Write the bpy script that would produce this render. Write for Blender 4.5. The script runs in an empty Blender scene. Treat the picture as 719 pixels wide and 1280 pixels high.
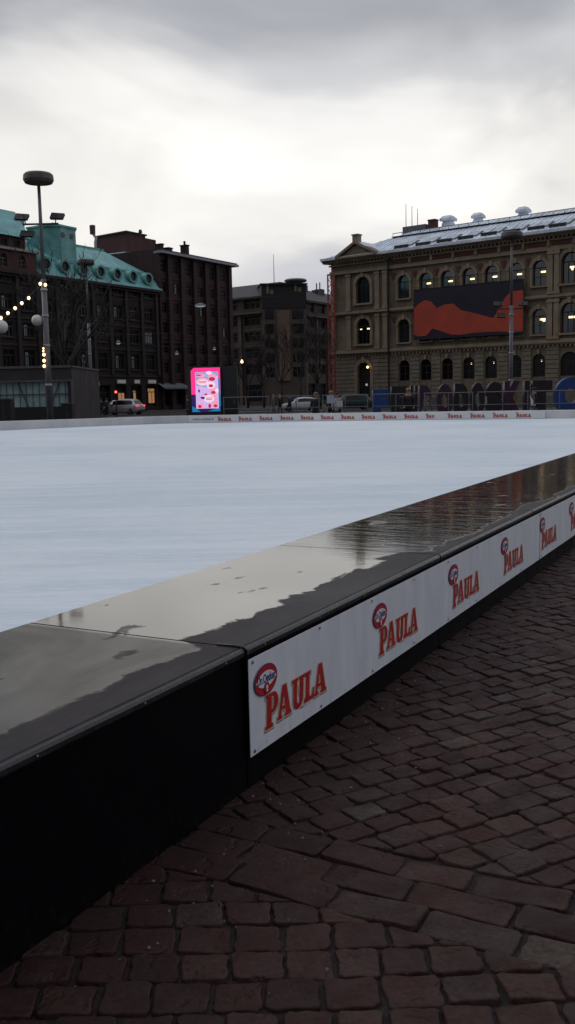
import bpy, bmesh, math, random
from mathutils import Vector, Matrix, noise as mnoise
random.seed(7)
R = math.radians
SC = bpy.context.scene
COL = SC.collection

# ------------------------------------------------------------------ camera
CAM_H, PITCH, ROLL = 1.6, R(6.887), R(1.2)
fwd = Vector((0, math.cos(PITCH), -math.sin(PITCH)))
up0 = Vector((0, math.sin(PITCH), math.cos(PITCH)))
rt0 = Vector((1, 0, 0))
rt = rt0 * math.cos(ROLL) - up0 * math.sin(ROLL)
up = rt0 * math.sin(ROLL) + up0 * math.cos(ROLL)
cd = bpy.data.cameras.new('camera')
cam = bpy.data.objects.new('camera', cd)
COL.objects.link(cam)
cd.sensor_fit = 'VERTICAL'
cd.sensor_height = 36.0
cd.lens = 1200 / 1280 * 36
cd.clip_start = 0.05
cd.clip_end = 3000
M3 = Matrix((rt, up, -fwd)).transposed()
cam.matrix_world = Matrix.Translation((0, 0, CAM_H)) @ M3.to_4x4()
SC.camera = cam

# ------------------------------------------------------------------ light, exposure
SUN_EL, SUN_AZ = R(34), R(-62)          # diffused by the cloud, high to the left
sd = bpy.data.lights.new('sun', 'SUN')
sd.energy = 0.5
sd.angle = R(30)
sd.color = (1, 0.95, 0.88)
sun = bpy.data.objects.new('sun', sd)
COL.objects.link(sun)
sdir = Vector((math.sin(SUN_AZ) * math.cos(SUN_EL), math.cos(SUN_AZ) * math.cos(SUN_EL), math.sin(SUN_EL)))
sun.rotation_euler = sdir.to_track_quat('Z', 'Y').to_euler()

W = bpy.data.worlds.new('World')
SC.world = W
W.use_nodes = True
nt = W.node_tree
nt.nodes.clear()


class NG:
    """small node helper"""
    def __init__(s, nt): s.nt = nt
    def n(s, t, **k):
        nd = s.nt.nodes.new(t)
        for a, v in k.items(): setattr(nd, a, v)
        return nd
    def l(s, a, b): s.nt.links.new(a, b)
    def val(s, inp, v):
        if hasattr(v, 'is_output') or isinstance(v, bpy.types.NodeSocket): s.l(v, inp)
        else: inp.default_value = v
    def math(s, op, a, b=0.0, c=0.0, clamp=False):
        m = s.n('ShaderNodeMath', operation=op, use_clamp=clamp)
        s.val(m.inputs[0], a); s.val(m.inputs[1], b); s.val(m.inputs[2], c)
        return m.outputs[0]
    def vmath(s, op, a, b=(0, 0, 0)):
        m = s.n('ShaderNodeVectorMath', operation=op)
        s.val(m.inputs[0], a); s.val(m.inputs[1], b)
        return m.outputs[0]
    def noise(s, vec, scale, detail=3, rough=0.5, dist=0.0):
        m = s.n('ShaderNodeTexNoise')
        if vec is not None: s.l(vec, m.inputs['Vector'])
        m.inputs['Scale'].default_value = scale
        m.inputs['Detail'].default_value = detail
        m.inputs['Roughness'].default_value = rough
        m.inputs['Distortion'].default_value = dist
        return m.outputs[0]
    def ramp(s, fac, stops, interp='LINEAR'):
        r = s.n('ShaderNodeValToRGB')
        r.color_ramp.interpolation = interp
        els = r.color_ramp.elements
        while len(els) > 1: els.remove(els[0])
        els[0].position = stops[0][0]; els[0].color = c4(stops[0][1])
        for p, c in stops[1:]:
            e = els.new(p); e.color = c4(c)
        s.l(fac, r.inputs[0])
        return r.outputs[0]
    def mix(s, f, a, b, mode='MIX'):
        m = s.n('ShaderNodeMix', data_type='RGBA', blend_type=mode)
        s.val(m.inputs[0], f); s.val(m.inputs[6], a if not isinstance(a, tuple) else c4(a)); s.val(m.inputs[7], b if not isinstance(b, tuple) else c4(b))
        return m.outputs[2]
    def mapr(s, v, a, b, c, d, smooth=False):
        m = s.n('ShaderNodeMapRange')
        if smooth: m.interpolation_type = 'SMOOTHSTEP'
        s.l(v, m.inputs[0])
        for i, x in enumerate((a, b, c, d)): s.val(m.inputs[i + 1], x)
        return m.outputs[0]


def c4(c):
    if isinstance(c, (int, float)): return (c, c, c, 1)
    return tuple(c) + ((1,) if len(c) == 3 else ())


g = NG(nt)
tc = g.n('ShaderNodeTexCoord')
D = tc.outputs['Generated']
sep = g.n('ShaderNodeSeparateXYZ'); g.l(D, sep.inputs[0])
X, Y, Z = sep.outputs
den = g.math('ADD', g.math('MAXIMUM', Z, 0.0), 0.16)
cmb = g.n('ShaderNodeCombineXYZ')
g.l(g.math('DIVIDE', X, den), cmb.inputs[0]); g.l(g.math('DIVIDE', Y, den), cmb.inputs[1])
cv = cmb.outputs[0]
n1 = g.noise(cv, 0.9, 5, 0.55, 0.4)
n2 = g.noise(g.vmath('MULTIPLY', D, (3.4, 3.4, 6.5)), 1.0, 4, 0.5, 0.5)
n3 = g.noise(g.vmath('ADD', g.vmath('MULTIPLY', D, (1.0, 1.0, 3.2)), (3.1, 1.7, 0.4)), 3.2, 4, 0.5)
el = g.math('ADD', g.math('ADD', Z, g.math('MULTIPLY', g.math('SUBTRACT', n1, 0.5), 0.10)),
            g.math('MULTIPLY', g.math('SUBTRACT', n3, 0.5), 0.16))
base = g.ramp(el, [(0.0, (0.44, 0.445, 0.52)), (0.09, (0.53, 0.53, 0.60)), (0.145, (0.62, 0.62, 0.66)), (0.19, (0.98, 0.96, 0.92)),
                   (0.235, (0.88, 0.865, 0.84)), (0.285, (0.62, 0.62, 0.635)), (0.34, (0.44, 0.45, 0.485)), (0.50, (0.42, 0.435, 0.48)), (0.8, (0.66, 0.69, 0.77)), (1.0, (0.72, 0.76, 0.85))], 'EASE')
# the lighter breaks in the cloud to the left and the right of the view
lift = g.mapr(n2, 0.35, 0.68, 0.90, 1.12, True)
for (az_, el_, lo_) in ((-11, 10.0, .978), (17, 10.0, .992)):      # thin places in the cloud where the light comes through
    dv = (math.sin(R(az_)) * math.cos(R(el_)), math.cos(R(az_)) * math.cos(R(el_)), math.sin(R(el_)))
    dt = g.n('ShaderNodeVectorMath', operation='DOT_PRODUCT'); g.l(D, dt.inputs[0]); dt.inputs[1].default_value = dv
    gf = g.mapr(g.math('ADD', dt.outputs['Value'], g.math('MULTIPLY', g.math('SUBTRACT', n2, 0.5), 0.035)), lo_, 1.0, 0, 0.95, True)
    base = g.mix(gf, base, (1.03, 1.0, 0.95))
cloud = g.mix(1.0, base, lift, 'MULTIPLY')
back = g.mapr(g.math('ADD', Y, g.math('MULTIPLY', g.math('MAXIMUM', Z, 0.0), 1.1)), -0.55, 0.5, 0.26, 1.0, True)
cloud = g.mix(1.0, cloud, back, 'MULTIPLY')
cloud = g.mix(1.0, cloud, 10.0 if False else (10.0, 10.0, 10.0), 'MULTIPLY')
sky = g.n('ShaderNodeTexSky', sky_type='NISHITA')
sky.sun_disc = False
sky.sun_elevation = SUN_EL
sky.sun_rotation = SUN_AZ
fin = g.mix(0.96, sky.outputs[0], cloud)
bg = g.n('ShaderNodeBackground')
g.l(fin, bg.inputs[0]); bg.inputs[1].default_value = 0.1
wo = g.n('ShaderNodeOutputWorld'); g.l(bg.outputs[0], wo.inputs[0])

vs = SC.view_settings
vs.view_transform = 'Standard'; vs.look = 'None'; vs.gamma = 1; vs.use_curve_mapping = False
vs.exposure = 0.0
SC.render.engine = 'CYCLES'
SC.cycles.max_bounces = 6

# ------------------------------------------------------------------ materials
MATS = {}


def mat(name, col, rough=0.6, metal=0.0, var=0.0, vscale=3.0, bump=0.0, bscale=20.0, spec=0.5, emit=None, estr=0.0, ior=1.5, col2=None):
    if name in MATS: return MATS[name]
    m = bpy.data.materials.new(name)
    m.use_nodes = True
    t = m.node_tree
    p = t.nodes['Principled BSDF']
    p.inputs['Roughness'].default_value = rough
    p.inputs['Metallic'].default_value = metal
    p.inputs['IOR'].default_value = ior
    p.inputs['Base Color'].default_value = c4(col)
    q = NG(t)
    if var or bump:
        tcn = q.n('ShaderNodeTexCoord')
        o = tcn.outputs['Object']
        if var:
            nz = q.noise(o, vscale, 5, 0.6)
            lo = tuple(x * (1 - var) for x in col[:3])
            hi = tuple(min(1, x * (1 + var)) for x in (col2 or col)[:3])
            q.l(q.ramp(nz, [(0.3, lo), (0.7, hi)]), p.inputs['Base Color'])
            q.l(q.mapr(nz, 0.3, 0.7, max(0, rough - .1), min(1, rough + .1)), p.inputs['Roughness'])
        if bump:
            b = q.n('ShaderNodeBump'); b.inputs['Strength'].default_value = bump; b.inputs['Distance'].default_value = 0.02
            q.l(q.noise(o, bscale, 4), b.inputs['Height']); q.l(b.outputs[0], p.inputs['Normal'])
    if emit:
        p.inputs['Emission Color'].default_value = c4(emit)
        p.inputs['Emission Strength'].default_value = estr
    MATS[name] = m
    return m


def brick_mat(name, c1, c2, mortar, sc=1.0, rough=0.8, bw=0.28, bh=0.085):
    m = bpy.data.materials.new(name); m.use_nodes = True
    t = m.node_tree; p = t.nodes['Principled BSDF']; q = NG(t)
    o = q.n('ShaderNodeTexCoord').outputs['Object']
    s3 = q.n('ShaderNodeSeparateXYZ'); q.l(o, s3.inputs[0])
    c = q.n('ShaderNodeCombineXYZ')
    q.l(q.math('ADD', s3.outputs[0], s3.outputs[1]), c.inputs[0]); q.l(s3.outputs[2], c.inputs[1])
    b = q.n('ShaderNodeTexBrick')
    q.l(c.outputs[0], b.inputs['Vector'])
    b.inputs['Color1'].default_value = c4(c1); b.inputs['Color2'].default_value = c4(c2); b.inputs['Mortar'].default_value = c4(mortar)
    b.inputs['Scale'].default_value = sc
    b.inputs['Brick Width'].default_value = bw; b.inputs['Row Height'].default_value = bh; b.inputs['Mortar Size'].default_value = 0.012
    nz = q.noise(o, 0.35, 5, 0.65)
    nz2 = q.noise(q.vmath('MULTIPLY', o, (2, 2, .25)), 1.0, 4, 0.6)
    sh = q.mapr(q.math('ADD', nz, nz2), 0.75, 1.25, 0.68, 1.3)
    q.l(q.mix(1.0, b.outputs[0], sh, 'MULTIPLY'), p.inputs['Base Color'])
    p.inputs['Roughness'].default_value = rough
    MATS[name] = m
    return m


stone = brick_mat('ochre_stone', (0.19, 0.145, 0.10), (0.155, 0.12, 0.085), (0.10, 0.078, 0.058), 1.0, 0.85, 1.3, 0.45)
stone_trim = mat('trim_stone', (0.25, 0.195, 0.135), 0.8, var=0.25, vscale=0.7, bump=0.2)
stone_rust = mat('rusticated_stone', (0.20, 0.165, 0.125), 0.85, var=0.25, vscale=0.8, bump=0.3)
red_panel = mat('red_brick_panel', (0.11, 0.035, 0.028), 0.85, var=0.3, vscale=1.5)
dark_brick = brick_mat('dark_red_brick', (0.052, 0.014, 0.016), (0.036, 0.011, 0.014), (0.028, 0.013, 0.015))
red_brick = brick_mat('red_brick', (0.10, 0.026, 0.024), (0.075, 0.020, 0.020), (0.05, 0.024, 0.024))
granite_dark = brick_mat('dark_granite', (0.021, 0.0135, 0.0135), (0.016, 0.011, 0.0115), (0.011, 0.008, 0.008), 1.0, 0.85, 1.1, 0.5)
granite_trim = mat('dark_granite_trim', (0.030, 0.020, 0.020), 0.8, var=0.3, vscale=0.8)
brown_stone = brick_mat('brown_stone', (0.070, 0.048, 0.038), (0.055, 0.039, 0.032), (0.035, 0.027, 0.025), 1.0, 0.85, 1.2, 0.5)
brown_dark = mat('dark_brown_panel', (0.018, 0.015, 0.017), 0.7, var=0.3)
copper = mat('green_copper', (0.115, 0.32, 0.315), 0.5, var=0.3, vscale=0.6, col2=(0.155, 0.385, 0.38), bump=0.15, bscale=4)
copper_trim = mat('green_copper_trim', (0.12, 0.33, 0.32), 0.55, var=0.2, vscale=1.0)
zinc = mat('sheet_metal_roof', (0.62, 0.68, 0.76), 0.42, 0.05, var=0.3, vscale=0.5, bump=0.1, bscale=2)
zinc_dark = mat('dark_sheet_metal', (0.10, 0.11, 0.125), 0.5, 0.3, var=0.3)
roof_dark = mat('dark_roof', (0.045, 0.04, 0.045), 0.7, var=0.3)
glass_sky = mat('window_glass', (0.016, 0.022, 0.030), 0.06, ior=2.3)
glass_dark = mat('dark_window_glass', (0.006, 0.006, 0.008), 0.15, ior=1.45)
glass_dull = mat('dull_window_glass', (0.006, 0.006, 0.008), 0.4, ior=1.2)
frame_dark = mat('dark_window_frame', (0.02, 0.018, 0.018), 0.6, var=.1)
frame_pale = mat('pale_window_frame', (0.085, 0.08, 0.082), 0.6, var=.15)
curtain = mat('pale_blind', (0.22, 0.24, 0.25), 0.8, var=.2)
black = mat('black_metal', (0.012, 0.012, 0.014), 0.5, var=.2)
black_film = mat('black_film', (0.003, 0.003, 0.005), 0.5, ior=1.25, var=0.35, vscale=6, bump=0.12, bscale=3)
rubber = mat('black_rubber_edge', (0.016, 0.015, 0.018), 0.33, var=0.25, vscale=12, bump=0.15, bscale=60)
grey_metal = mat('galvanised_steel', (0.11, 0.115, 0.125), 0.45, 0.6, var=0.25, vscale=4)
pole_mat = mat('grey_painted_steel', (0.13, 0.13, 0.145), 0.5, 0.2, var=0.2, vscale=2)
white_band = mat('pale_band', (0.45, 0.46, 0.48), 0.5, var=.1)
red_paint = mat('red_painted_steel', (0.30, 0.035, 0.035), 0.5, var=0.2)
white_shade = mat('white_globe', (0.62, 0.60, 0.58), 0.35, var=.06)
lamp_glow = mat('warm_bulb_glow', (1, .8, .5), 0.4, emit=(1, 0.66, 0.30), estr=3.5, var=.05)
warm_light = mat('warm_room_light', (1, .8, .5), 0.4, emit=(1, 0.72, 0.38), estr=2.2, var=.05)
dim_light = mat('dim_lamp_light', (.8, .8, .8), 0.4, emit=(0.8, 0.85, 0.9), estr=0.25, var=.05)
bark = mat('wet_dark_bark', (0.022, 0.017, 0.017), 0.8, var=0.3, vscale=6)


# ------------------------------------------------------------------ mesh helpers
class Fr:
    """local frame: s along a wall, d into the building, z up"""
    def __init__(s, ox, oy, ang, oz=0.0):
        s.o = Vector((ox, oy, oz)); s.a = ang
        s.u = Vector((math.cos(ang), math.sin(ang), 0)); s.v = Vector((-math.sin(ang), math.cos(ang), 0))
    def p(s, a, d, z): return s.o + s.u * a + s.v * d + Vector((0, 0, z))


WORLD = Fr(0, 0, 0)


class MB:
    def __init__(s, fr=WORLD): s.v = []; s.f = []; s.m = []; s.fr = fr; s.mi = 0
    def poly(s, pts, fs):
        b = len(s.v)
        s.v += [s.fr.p(*p) for p in pts]
        for f in fs:
            s.f.append([b + i for i in f]); s.m.append(s.mi)
        return s
    def mark(s):
        s.marks = getattr(s, 'marks', []) + [(len(s.v), len(s.f))]
        return s
    def build_each(s, name, mats, parent=None, **k):
        mk = s.marks + [(len(s.v), len(s.f))]; out = []
        for (v0, f0), (v1, f1) in zip(mk[:-1], mk[1:]):
            if f1 == f0: continue
            t = MB(s.fr); t.v = s.v[v0:v1]; t.f = [[i - v0 for i in f] for f in s.f[f0:f1]]; t.m = s.m[f0:f1]
            out.append(t.build(name, mats, parent, **k))
        return out
    def box(s, x0, x1, y0, y1, z0, z1):
        if x0 > x1: x0, x1 = x1, x0
        if y0 > y1: y0, y1 = y1, y0
        if z0 > z1: z0, z1 = z1, z0
        return s.poly([(x, y, z) for z in (z0, z1) for y in (y0, y1) for x in (x0, x1)],
                      [(0, 2, 3, 1), (4, 5, 7, 6), (0, 1, 5, 4), (2, 6, 7, 3), (0, 4, 6, 2), (1, 3, 7, 5)])
    def cbox(s, x, y, z, w, d, h): return s.box(x - w / 2, x + w / 2, y - d / 2, y + d / 2, z, z + h)
    def prism(s, pts2, y0, y1):
        """polygon in (x,z) extruded in y (front y0)"""
        n = len(pts2)
        P = [(a, y0, b) for a, b in pts2] + [(a, y1, b) for a, b in pts2]
        F = [tuple(range(n)), tuple(range(2 * n - 1, n - 1, -1))] + [(i, i + n, (i + 1) % n + n, (i + 1) % n) for i in range(n)]
        return s.poly(P, F)
    def slab(s, pts2, z0, z1):
        n = len(pts2)
        P = [(a, b, z0) for a, b in pts2] + [(a, b, z1) for a, b in pts2]
        F = [tuple(range(n - 1, -1, -1)), tuple(range(n, 2 * n))] + [(i, (i + 1) % n, (i + 1) % n + n, i + n) for i in range(n)]
        return s.poly(P, F)
    def lathe(s, cx, cy, prof, n=16):
        b = []
        for r, z in prof:
            b += [(cx + r * math.cos(2 * math.pi * k / n), cy + r * math.sin(2 * math.pi * k / n), z) for k in range(n)]
        F = []
        for i in range(len(prof) - 1):
            for k in range(n):
                k2 = (k + 1) % n
                F.append((i * n + k, i * n + k2, (i + 1) * n + k2, (i + 1) * n + k))
        F.append(tuple(range(n - 1, -1, -1))); F.append(tuple((len(prof) - 1) * n + k for k in range(n)))
        return s.poly(b, F)
    def ball(s, c, r, n=12, sz=1.0):
        prof = [(max(r * math.sin(math.pi * i / n), 1e-4), c[2] - sz * r * math.cos(math.pi * i / n)) for i in range(n + 1)]
        return s.lathe(c[0], c[1], prof, n + 4)
    def tube(s, pts, r, n=6, r1=None):
        pts = [Vector(p) for p in pts]
        r1 = r if r1 is None else r1
        P = []; m = len(pts)
        for i, p in enumerate(pts):
            t = (pts[min(i + 1, m - 1)] - pts[max(i - 1, 0)]).normalized()
            a = t.orthogonal().normalized() if abs(t.z) > .9 else t.cross(Vector((0, 0, 1))).normalized()
            b = t.cross(a)
            rr = r + (r1 - r) * i / max(1, m - 1)
            P += [tuple(p + a * rr * math.cos(2 * math.pi * k / n) + b * rr * math.sin(2 * math.pi * k / n)) for k in range(n)]
        F = [(i * n + k, i * n + (k + 1) % n, (i + 1) * n + (k + 1) % n, (i + 1) * n + k) for i in range(m - 1) for k in range(n)]
        F += [tuple(range(n - 1, -1, -1)), tuple((m - 1) * n + k for k in range(n))]
        return s.poly(P, F)
    def build(s, name, mats, parent=None, smooth=False, recalc=True):
        me = bpy.data.meshes.new(name)
        off = parent_world(parent)
        me.from_pydata([tuple(v - off) for v in s.v], [], s.f)
        if not isinstance(mats, (list, tuple)): mats = [mats]
        for m in mats: me.materials.append(m)
        if len(mats) > 1: me.polygons.foreach_set('material_index', s.m)
        if recalc:
            bm = bmesh.new(); bm.from_mesh(me); bmesh.ops.recalc_face_normals(bm, faces=bm.faces); bm.to_mesh(me); bm.free()
        if smooth: me.polygons.foreach_set('use_smooth', [True] * len(me.polygons))
        me.update()
        o = bpy.data.objects.new(name, me)
        COL.objects.link(o)
        if parent: o.parent = parent
        return o


def parent_world(p):
    t = Vector((0, 0, 0))
    while p: t += p.location; p = p.parent
    return t


def tag(o, label=None, cat=None, group=None, kind=None):
    if label: o['label'] = label
    if cat: o['category'] = cat
    if group: o['group'] = group
    if kind: o['kind'] = kind
    return o


def thing(name, loc, label, cat, group=None, rz=0):
    o = bpy.data.objects.new(name, None)
    COL.objects.link(o)
    o.location = loc; o.rotation_euler = (0, 0, rz); o.empty_display_size = 0.2
    return tag(o, label, cat, group)


def part(name, me_or_obj, parent, loc=(0, 0, 0), rz=0, label=None):
    """a copy of a part (and its sub-parts) under another thing or at another place of the same thing"""
    c = me_or_obj.copy(); COL.objects.link(c); c.parent = parent; c.location = loc; c.rotation_euler = (0, 0, rz)
    for ch in me_or_obj.children:
        d = ch.copy(); COL.objects.link(d); d.parent = c
    return c


def copy_tree(o, parent=None):
    c = o.copy(); COL.objects.link(c); c.parent = parent
    for ch in list(o.children): copy_tree(ch, c)
    return c


def ray(x, y): return (fwd * 1200 + rt * (x - 359.5) + up * (640 - y)).normalized()
def hitplane(x, y, fr, d=0.0):
    """photo measurement on a wall plane -> (s, z)"""
    r = ray(x, y); o = Vector((0, 0, CAM_H)); t = ((fr.o + fr.v * d - o).dot(fr.v)) / r.dot(fr.v); P = o + r * t
    return (P - fr.o).dot(fr.u), P.z
def atY(x, y, Yd):
    r = ray(x, y); t = Yd / r.y; return Vector((r.x * t, Yd, CAM_H + r.z * t))
def gX(x, Yd): return atY(x, 495, Yd).x


# ------------------------------------------------------------------ ground
def ground_mat():
    m = bpy.data.materials.new('wet_cobbled_ground'); m.use_nodes = True
    p = m.node_tree.nodes['Principled BSDF']; q = NG(m.node_tree)
    o = q.n('ShaderNodeTexCoord').outputs['Object']
    b = q.n('ShaderNodeTexBrick'); q.l(o, b.inputs['Vector'])
    b.inputs['Color1'].default_value = c4((.030, .022, .022)); b.inputs['Color2'].default_value = c4((.022, .016, .017)); b.inputs['Mortar'].default_value = c4((.010, .008, .008))
    b.inputs['Scale'].default_value = 1; b.inputs['Brick Width'].default_value = .15; b.inputs['Row Height'].default_value = .14; b.inputs['Mortar Size'].default_value = .012
    q.l(b.outputs[0], p.inputs['Base Color'])
    q.l(q.mapr(q.noise(o, .4, 4), .35, .65, .35, .75), p.inputs['Roughness'])
    return m


gm = ground_mat()
# one sheet to the horizon, dipping under the modelled setts in the near field
gr = MB()
gr.poly([(-1500, -600, -.03), (1500, -600, -.03), (1500, 2500, -.03), (-1500, 2500, -.03)], [(0, 1, 2, 3)])
tag(gr.build('ground', gm), kind='structure')


def sett_mat():
    m = bpy.data.materials.new('wet_red_setts'); m.use_nodes = True
    p = m.node_tree.nodes['Principled BSDF']; q = NG(m.node_tree)
    o = q.n('ShaderNodeTexCoord').outputs['Object']
    rnd = q.n('ShaderNodeNewGeometry').outputs['Random Per Island']
    base = q.ramp(rnd, [(0, (.016, .0045, .0035)), (.25, (.037, .0118, .0088)), (.5, (.027, .0098, .0078)), (.75, (.044, .0172, .0135)), (.93, (.032, .0175, .0145)), (1, (.066, .050, .037))])
    fine = q.mapr(q.noise(o, 55, 4, .7), .3, .7, .45, 1.55)
    big = q.mapr(q.noise(o, 1.3, 4, .6), .3, .7, .72, 1.25)
    c = q.mix(1, q.mix(1, base, fine, 'MULTIPLY'), big, 'MULTIPLY')
    # reddish grit spread over the stones, thicker in patches
    grit = q.mapr(q.math('ADD', q.noise(o, 2.2, 5, .7), q.math('MULTIPLY', q.noise(o, 30, 3), .3)), .6, .86, 0, .8, True)
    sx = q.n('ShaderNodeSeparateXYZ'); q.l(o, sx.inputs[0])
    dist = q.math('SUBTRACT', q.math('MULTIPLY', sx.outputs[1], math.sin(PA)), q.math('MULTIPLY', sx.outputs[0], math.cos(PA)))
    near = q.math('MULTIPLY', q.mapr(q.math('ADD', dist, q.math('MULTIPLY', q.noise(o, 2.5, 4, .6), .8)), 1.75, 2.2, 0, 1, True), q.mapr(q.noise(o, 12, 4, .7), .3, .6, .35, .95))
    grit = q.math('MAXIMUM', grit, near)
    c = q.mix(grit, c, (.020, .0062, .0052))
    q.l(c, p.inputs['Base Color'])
    q.l(q.mapr(q.noise(o, 7, 4, .6), .3, .7, .5, .85), p.inputs['Roughness'])
    p.inputs['IOR'].default_value = 1.33
    bp = q.n('ShaderNodeBump'); bp.inputs['Strength'].default_value = .8; bp.inputs['Distance'].default_value = .007
    q.l(q.math('ADD', q.noise(o, 30, 6, .72), q.math('MULTIPLY', q.mapr(q.noise(o, 11, 3, .5), .58, .66, 0, -1, True), .8)), bp.inputs['Height']); q.l(bp.outputs[0], p.inputs['Normal'])
    return m


def clip_poly(poly, p0, nrm):
    out = []
    for i in range(len(poly)):
        a, b = poly[i], poly[(i + 1) % len(poly)]
        da = (a[0] - p0[0]) * nrm[0] + (a[1] - p0[1]) * nrm[1]; db = (b[0] - p0[0]) * nrm[0] + (b[1] - p0[1]) * nrm[1]
        if da >= 0: out.append(a)
        if da * db < 0:
            t = da / (da - db); out.append((a[0] + (b[0] - a[0]) * t, a[1] + (b[1] - a[1]) * t))
    return out


PA = 0.483                                   # heading of the rink's near side
PF = Fr(0, 0, math.pi / 2 - PA)              # s along the platform, d across it (away from the camera)
D_OUT, D_IN, Z_DECK = 1.925, 3.052, 0.594


def paving():
    rng = random.Random(3)
    V = []; F = []
    def stone_(poly, h):
        cx = sum(p[0] for p in poly) / len(poly); cy = sum(p[1] for p in poly) / len(poly)
        # cut the corners and wobble
        pts = []
        n = len(poly)
        for i in range(n):
            a, b, c = poly[i - 1], poly[i], poly[(i + 1) % n]
            for q_, k in ((a, 0), (c, 1)):
                L = math.hypot(q_[0] - b[0], q_[1] - b[1])
                if L < 1e-4: continue
                t = min(.45, rng.uniform(.006, .020) / L)
                pts.append((b[0] + (q_[0] - b[0]) * t, b[1] + (q_[1] - b[1]) * t))
            L = math.hypot(c[0] - b[0], c[1] - b[1])
            if L > .09:
                for tt in (.28, .52, .76):
                    w = rng.uniform(-.0045, .0045)
                    mx, my = b[0] + (c[0] - b[0]) * tt, b[1] + (c[1] - b[1]) * tt
                    pts.append((mx + w * (c[1] - b[1]) / L, my - w * (c[0] - b[0]) / L))
        tx, ty = rng.uniform(-.06, .06), rng.uniform(-.06, .06)
        b0 = len(V); m = len(pts)
        for gap, dz in ((.006, -.028), (.0065, -.004), (.0095, -.0008), (.014, .0)):
            for x, y in pts:
                dx, dy = x - cx, y - cy; L = math.hypot(dx, dy) or 1
                k = max(.1, 1 - gap / L)
                X_, Y_ = cx + dx * k, cy + dy * k
                V.append((X_, Y_, h + dz + ((X_ - cx) * tx + (Y_ - cy) * ty if dz > -.02 else 0)))
        V.append((cx, cy, h + .0008))
        for r_ in range(3):
            for i in range(m):
                j = (i + 1) % m
                F.append((b0 + r_ * m + i, b0 + r_ * m + j, b0 + (r_ + 1) * m + j, b0 + (r_ + 1) * m + i))
        for i in range(m): F.append((b0 + 3 * m + i, b0 + 3 * m + (i + 1) % m, b0 + 4 * m))
    def field(ox, oy, ang, lw, rh, clips, box, stagger, jit, curve=0.0, rowlean=0.0):
        cu, su = math.cos(ang), math.sin(ang)
        x0, x1, y0, y1 = box
        rows = int((y1 - y0) / rh) + 1
        # row boundary lines wobble; joints jitter in each row
        def W(a, b):
            wx = mnoise.noise((a * .8, b * .8, 1.3)) * .03; wy = mnoise.noise((a * .8, b * .8, 7.7)) * .03
            aa, bb = a + wx, b + wy + curve * a * a
            return (ox + cu * aa - su * bb, oy + su * aa + cu * bb)
        for r_ in range(rows):
            b0 = y0 + r_ * rh; b1 = b0 + rh
            a = x0 + (rng.random() * lw if stagger else 0) + rowlean * b0
            while a < x1:
                w = lw * rng.uniform(1 - jit, 1 + jit)
                q_ = [W(a, b0), W(a + w, b0), W(a + w, b1), W(a, b1)]
                q_ = [(x + rng.uniform(-.006, .006), y + rng.uniform(-.006, .006)) for x, y in q_]
                a += w
                for p0, nn in clips:
                    if q_: q_ = clip_poly(q_, p0, nn)
                if len(q_) < 3: continue
                mx = sum(p[0] for p in q_) / len(q_); my = sum(p[1] for p in q_) / len(q_)
                dd = -mx * math.cos(PA) + my * math.sin(PA)
                if dd > 1.98 or my < .6: continue
                ar = abs(sum(q_[i][0] * q_[(i + 1) % len(q_)][1] - q_[(i + 1) % len(q_)][0] * q_[i][1] for i in range(len(q_)))) / 2
                if ar < .0022: continue
                # drop tiny edges
                q2 = [q_[i] for i in range(len(q_)) if math.hypot(q_[i][0] - q_[i - 1][0], q_[i][1] - q_[i - 1][1]) > .012]
                if len(q2) < 3: continue
                stone_(q2, rng.gauss(0, .0022))
    ba = R(-28.0)
    bu = (math.cos(ba), math.sin(ba)); bn = (-math.sin(ba), math.cos(ba))
    top = (0.5, 3.13); bot = (0.5 - bn[0] * .44, 3.13 - bn[1] * .44)
    # band of three rows of long stones
    field(top[0], top[1], ba, .30, .1467, [], (-6, 9, -.44, 0), True, .22)
    # square setts beyond the band, laid on the skew
    field(1.0, 3.4, R(30), .150, .126, [(top, bn)], (-6.0, 15, -6.5, 13.5), True, .13, .004)
    # square setts on this side
    field(0, 2.45, R(1.5), .152, .140, [(bot, (-bn[0], -bn[1]))], (-3, 7, -2.2, 1.9), True, .12)
    me = bpy.data.meshes.new('cobblestone_paving')
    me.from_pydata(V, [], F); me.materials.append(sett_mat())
    me.polygons.foreach_set('use_smooth', [len(p) == 4 for p in F]); me.update()
    o = bpy.data.objects.new('cobblestone_paving', me); COL.objects.link(o)
    tag(o, kind='structure')
    print('setts faces', len(F))
    b = MB(); b.slab([(-4.5, -.5), (16, -.5), (16, 17), (-4.5, 17)], -.026, -.013)
    tag(b.build('jointing_sand', mat('dark_joint_grit', (.008, .0032, .0028), .9, var=.5, vscale=9, bump=.6, bscale=60)), kind='structure')


paving()

# road and pavement strips beyond the rink
asphalt = mat('wet_asphalt', (.028, .027, .03), .35, var=.3, vscale=.8)
kerbm = mat('granite_kerb', (.09, .085, .085), .7, var=.2)
rd = MB(Fr(-30, 96, 0)); rd.box(-80, 130, 0, 14, -.029, -.02)
tag(rd.build('road', asphalt), kind='structure')
kb = MB(Fr(-30, 96, 0)); kb.box(-80, 130, 14.01, 14.2, -.029, .1); kb.box(-80, 130, -.2, -.01, -.029, .1)
tag(kb.build('kerb', kerbm), kind='structure')
pm_ = MB(Fr(-30, 96, 0))
for k in range(24): pm_.box(-70 + k * 6, -67 + k * 6, 6.9, 7.05, -.019, -.015)
tag(pm_.build('road_marking', white_band), kind='structure')

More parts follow.
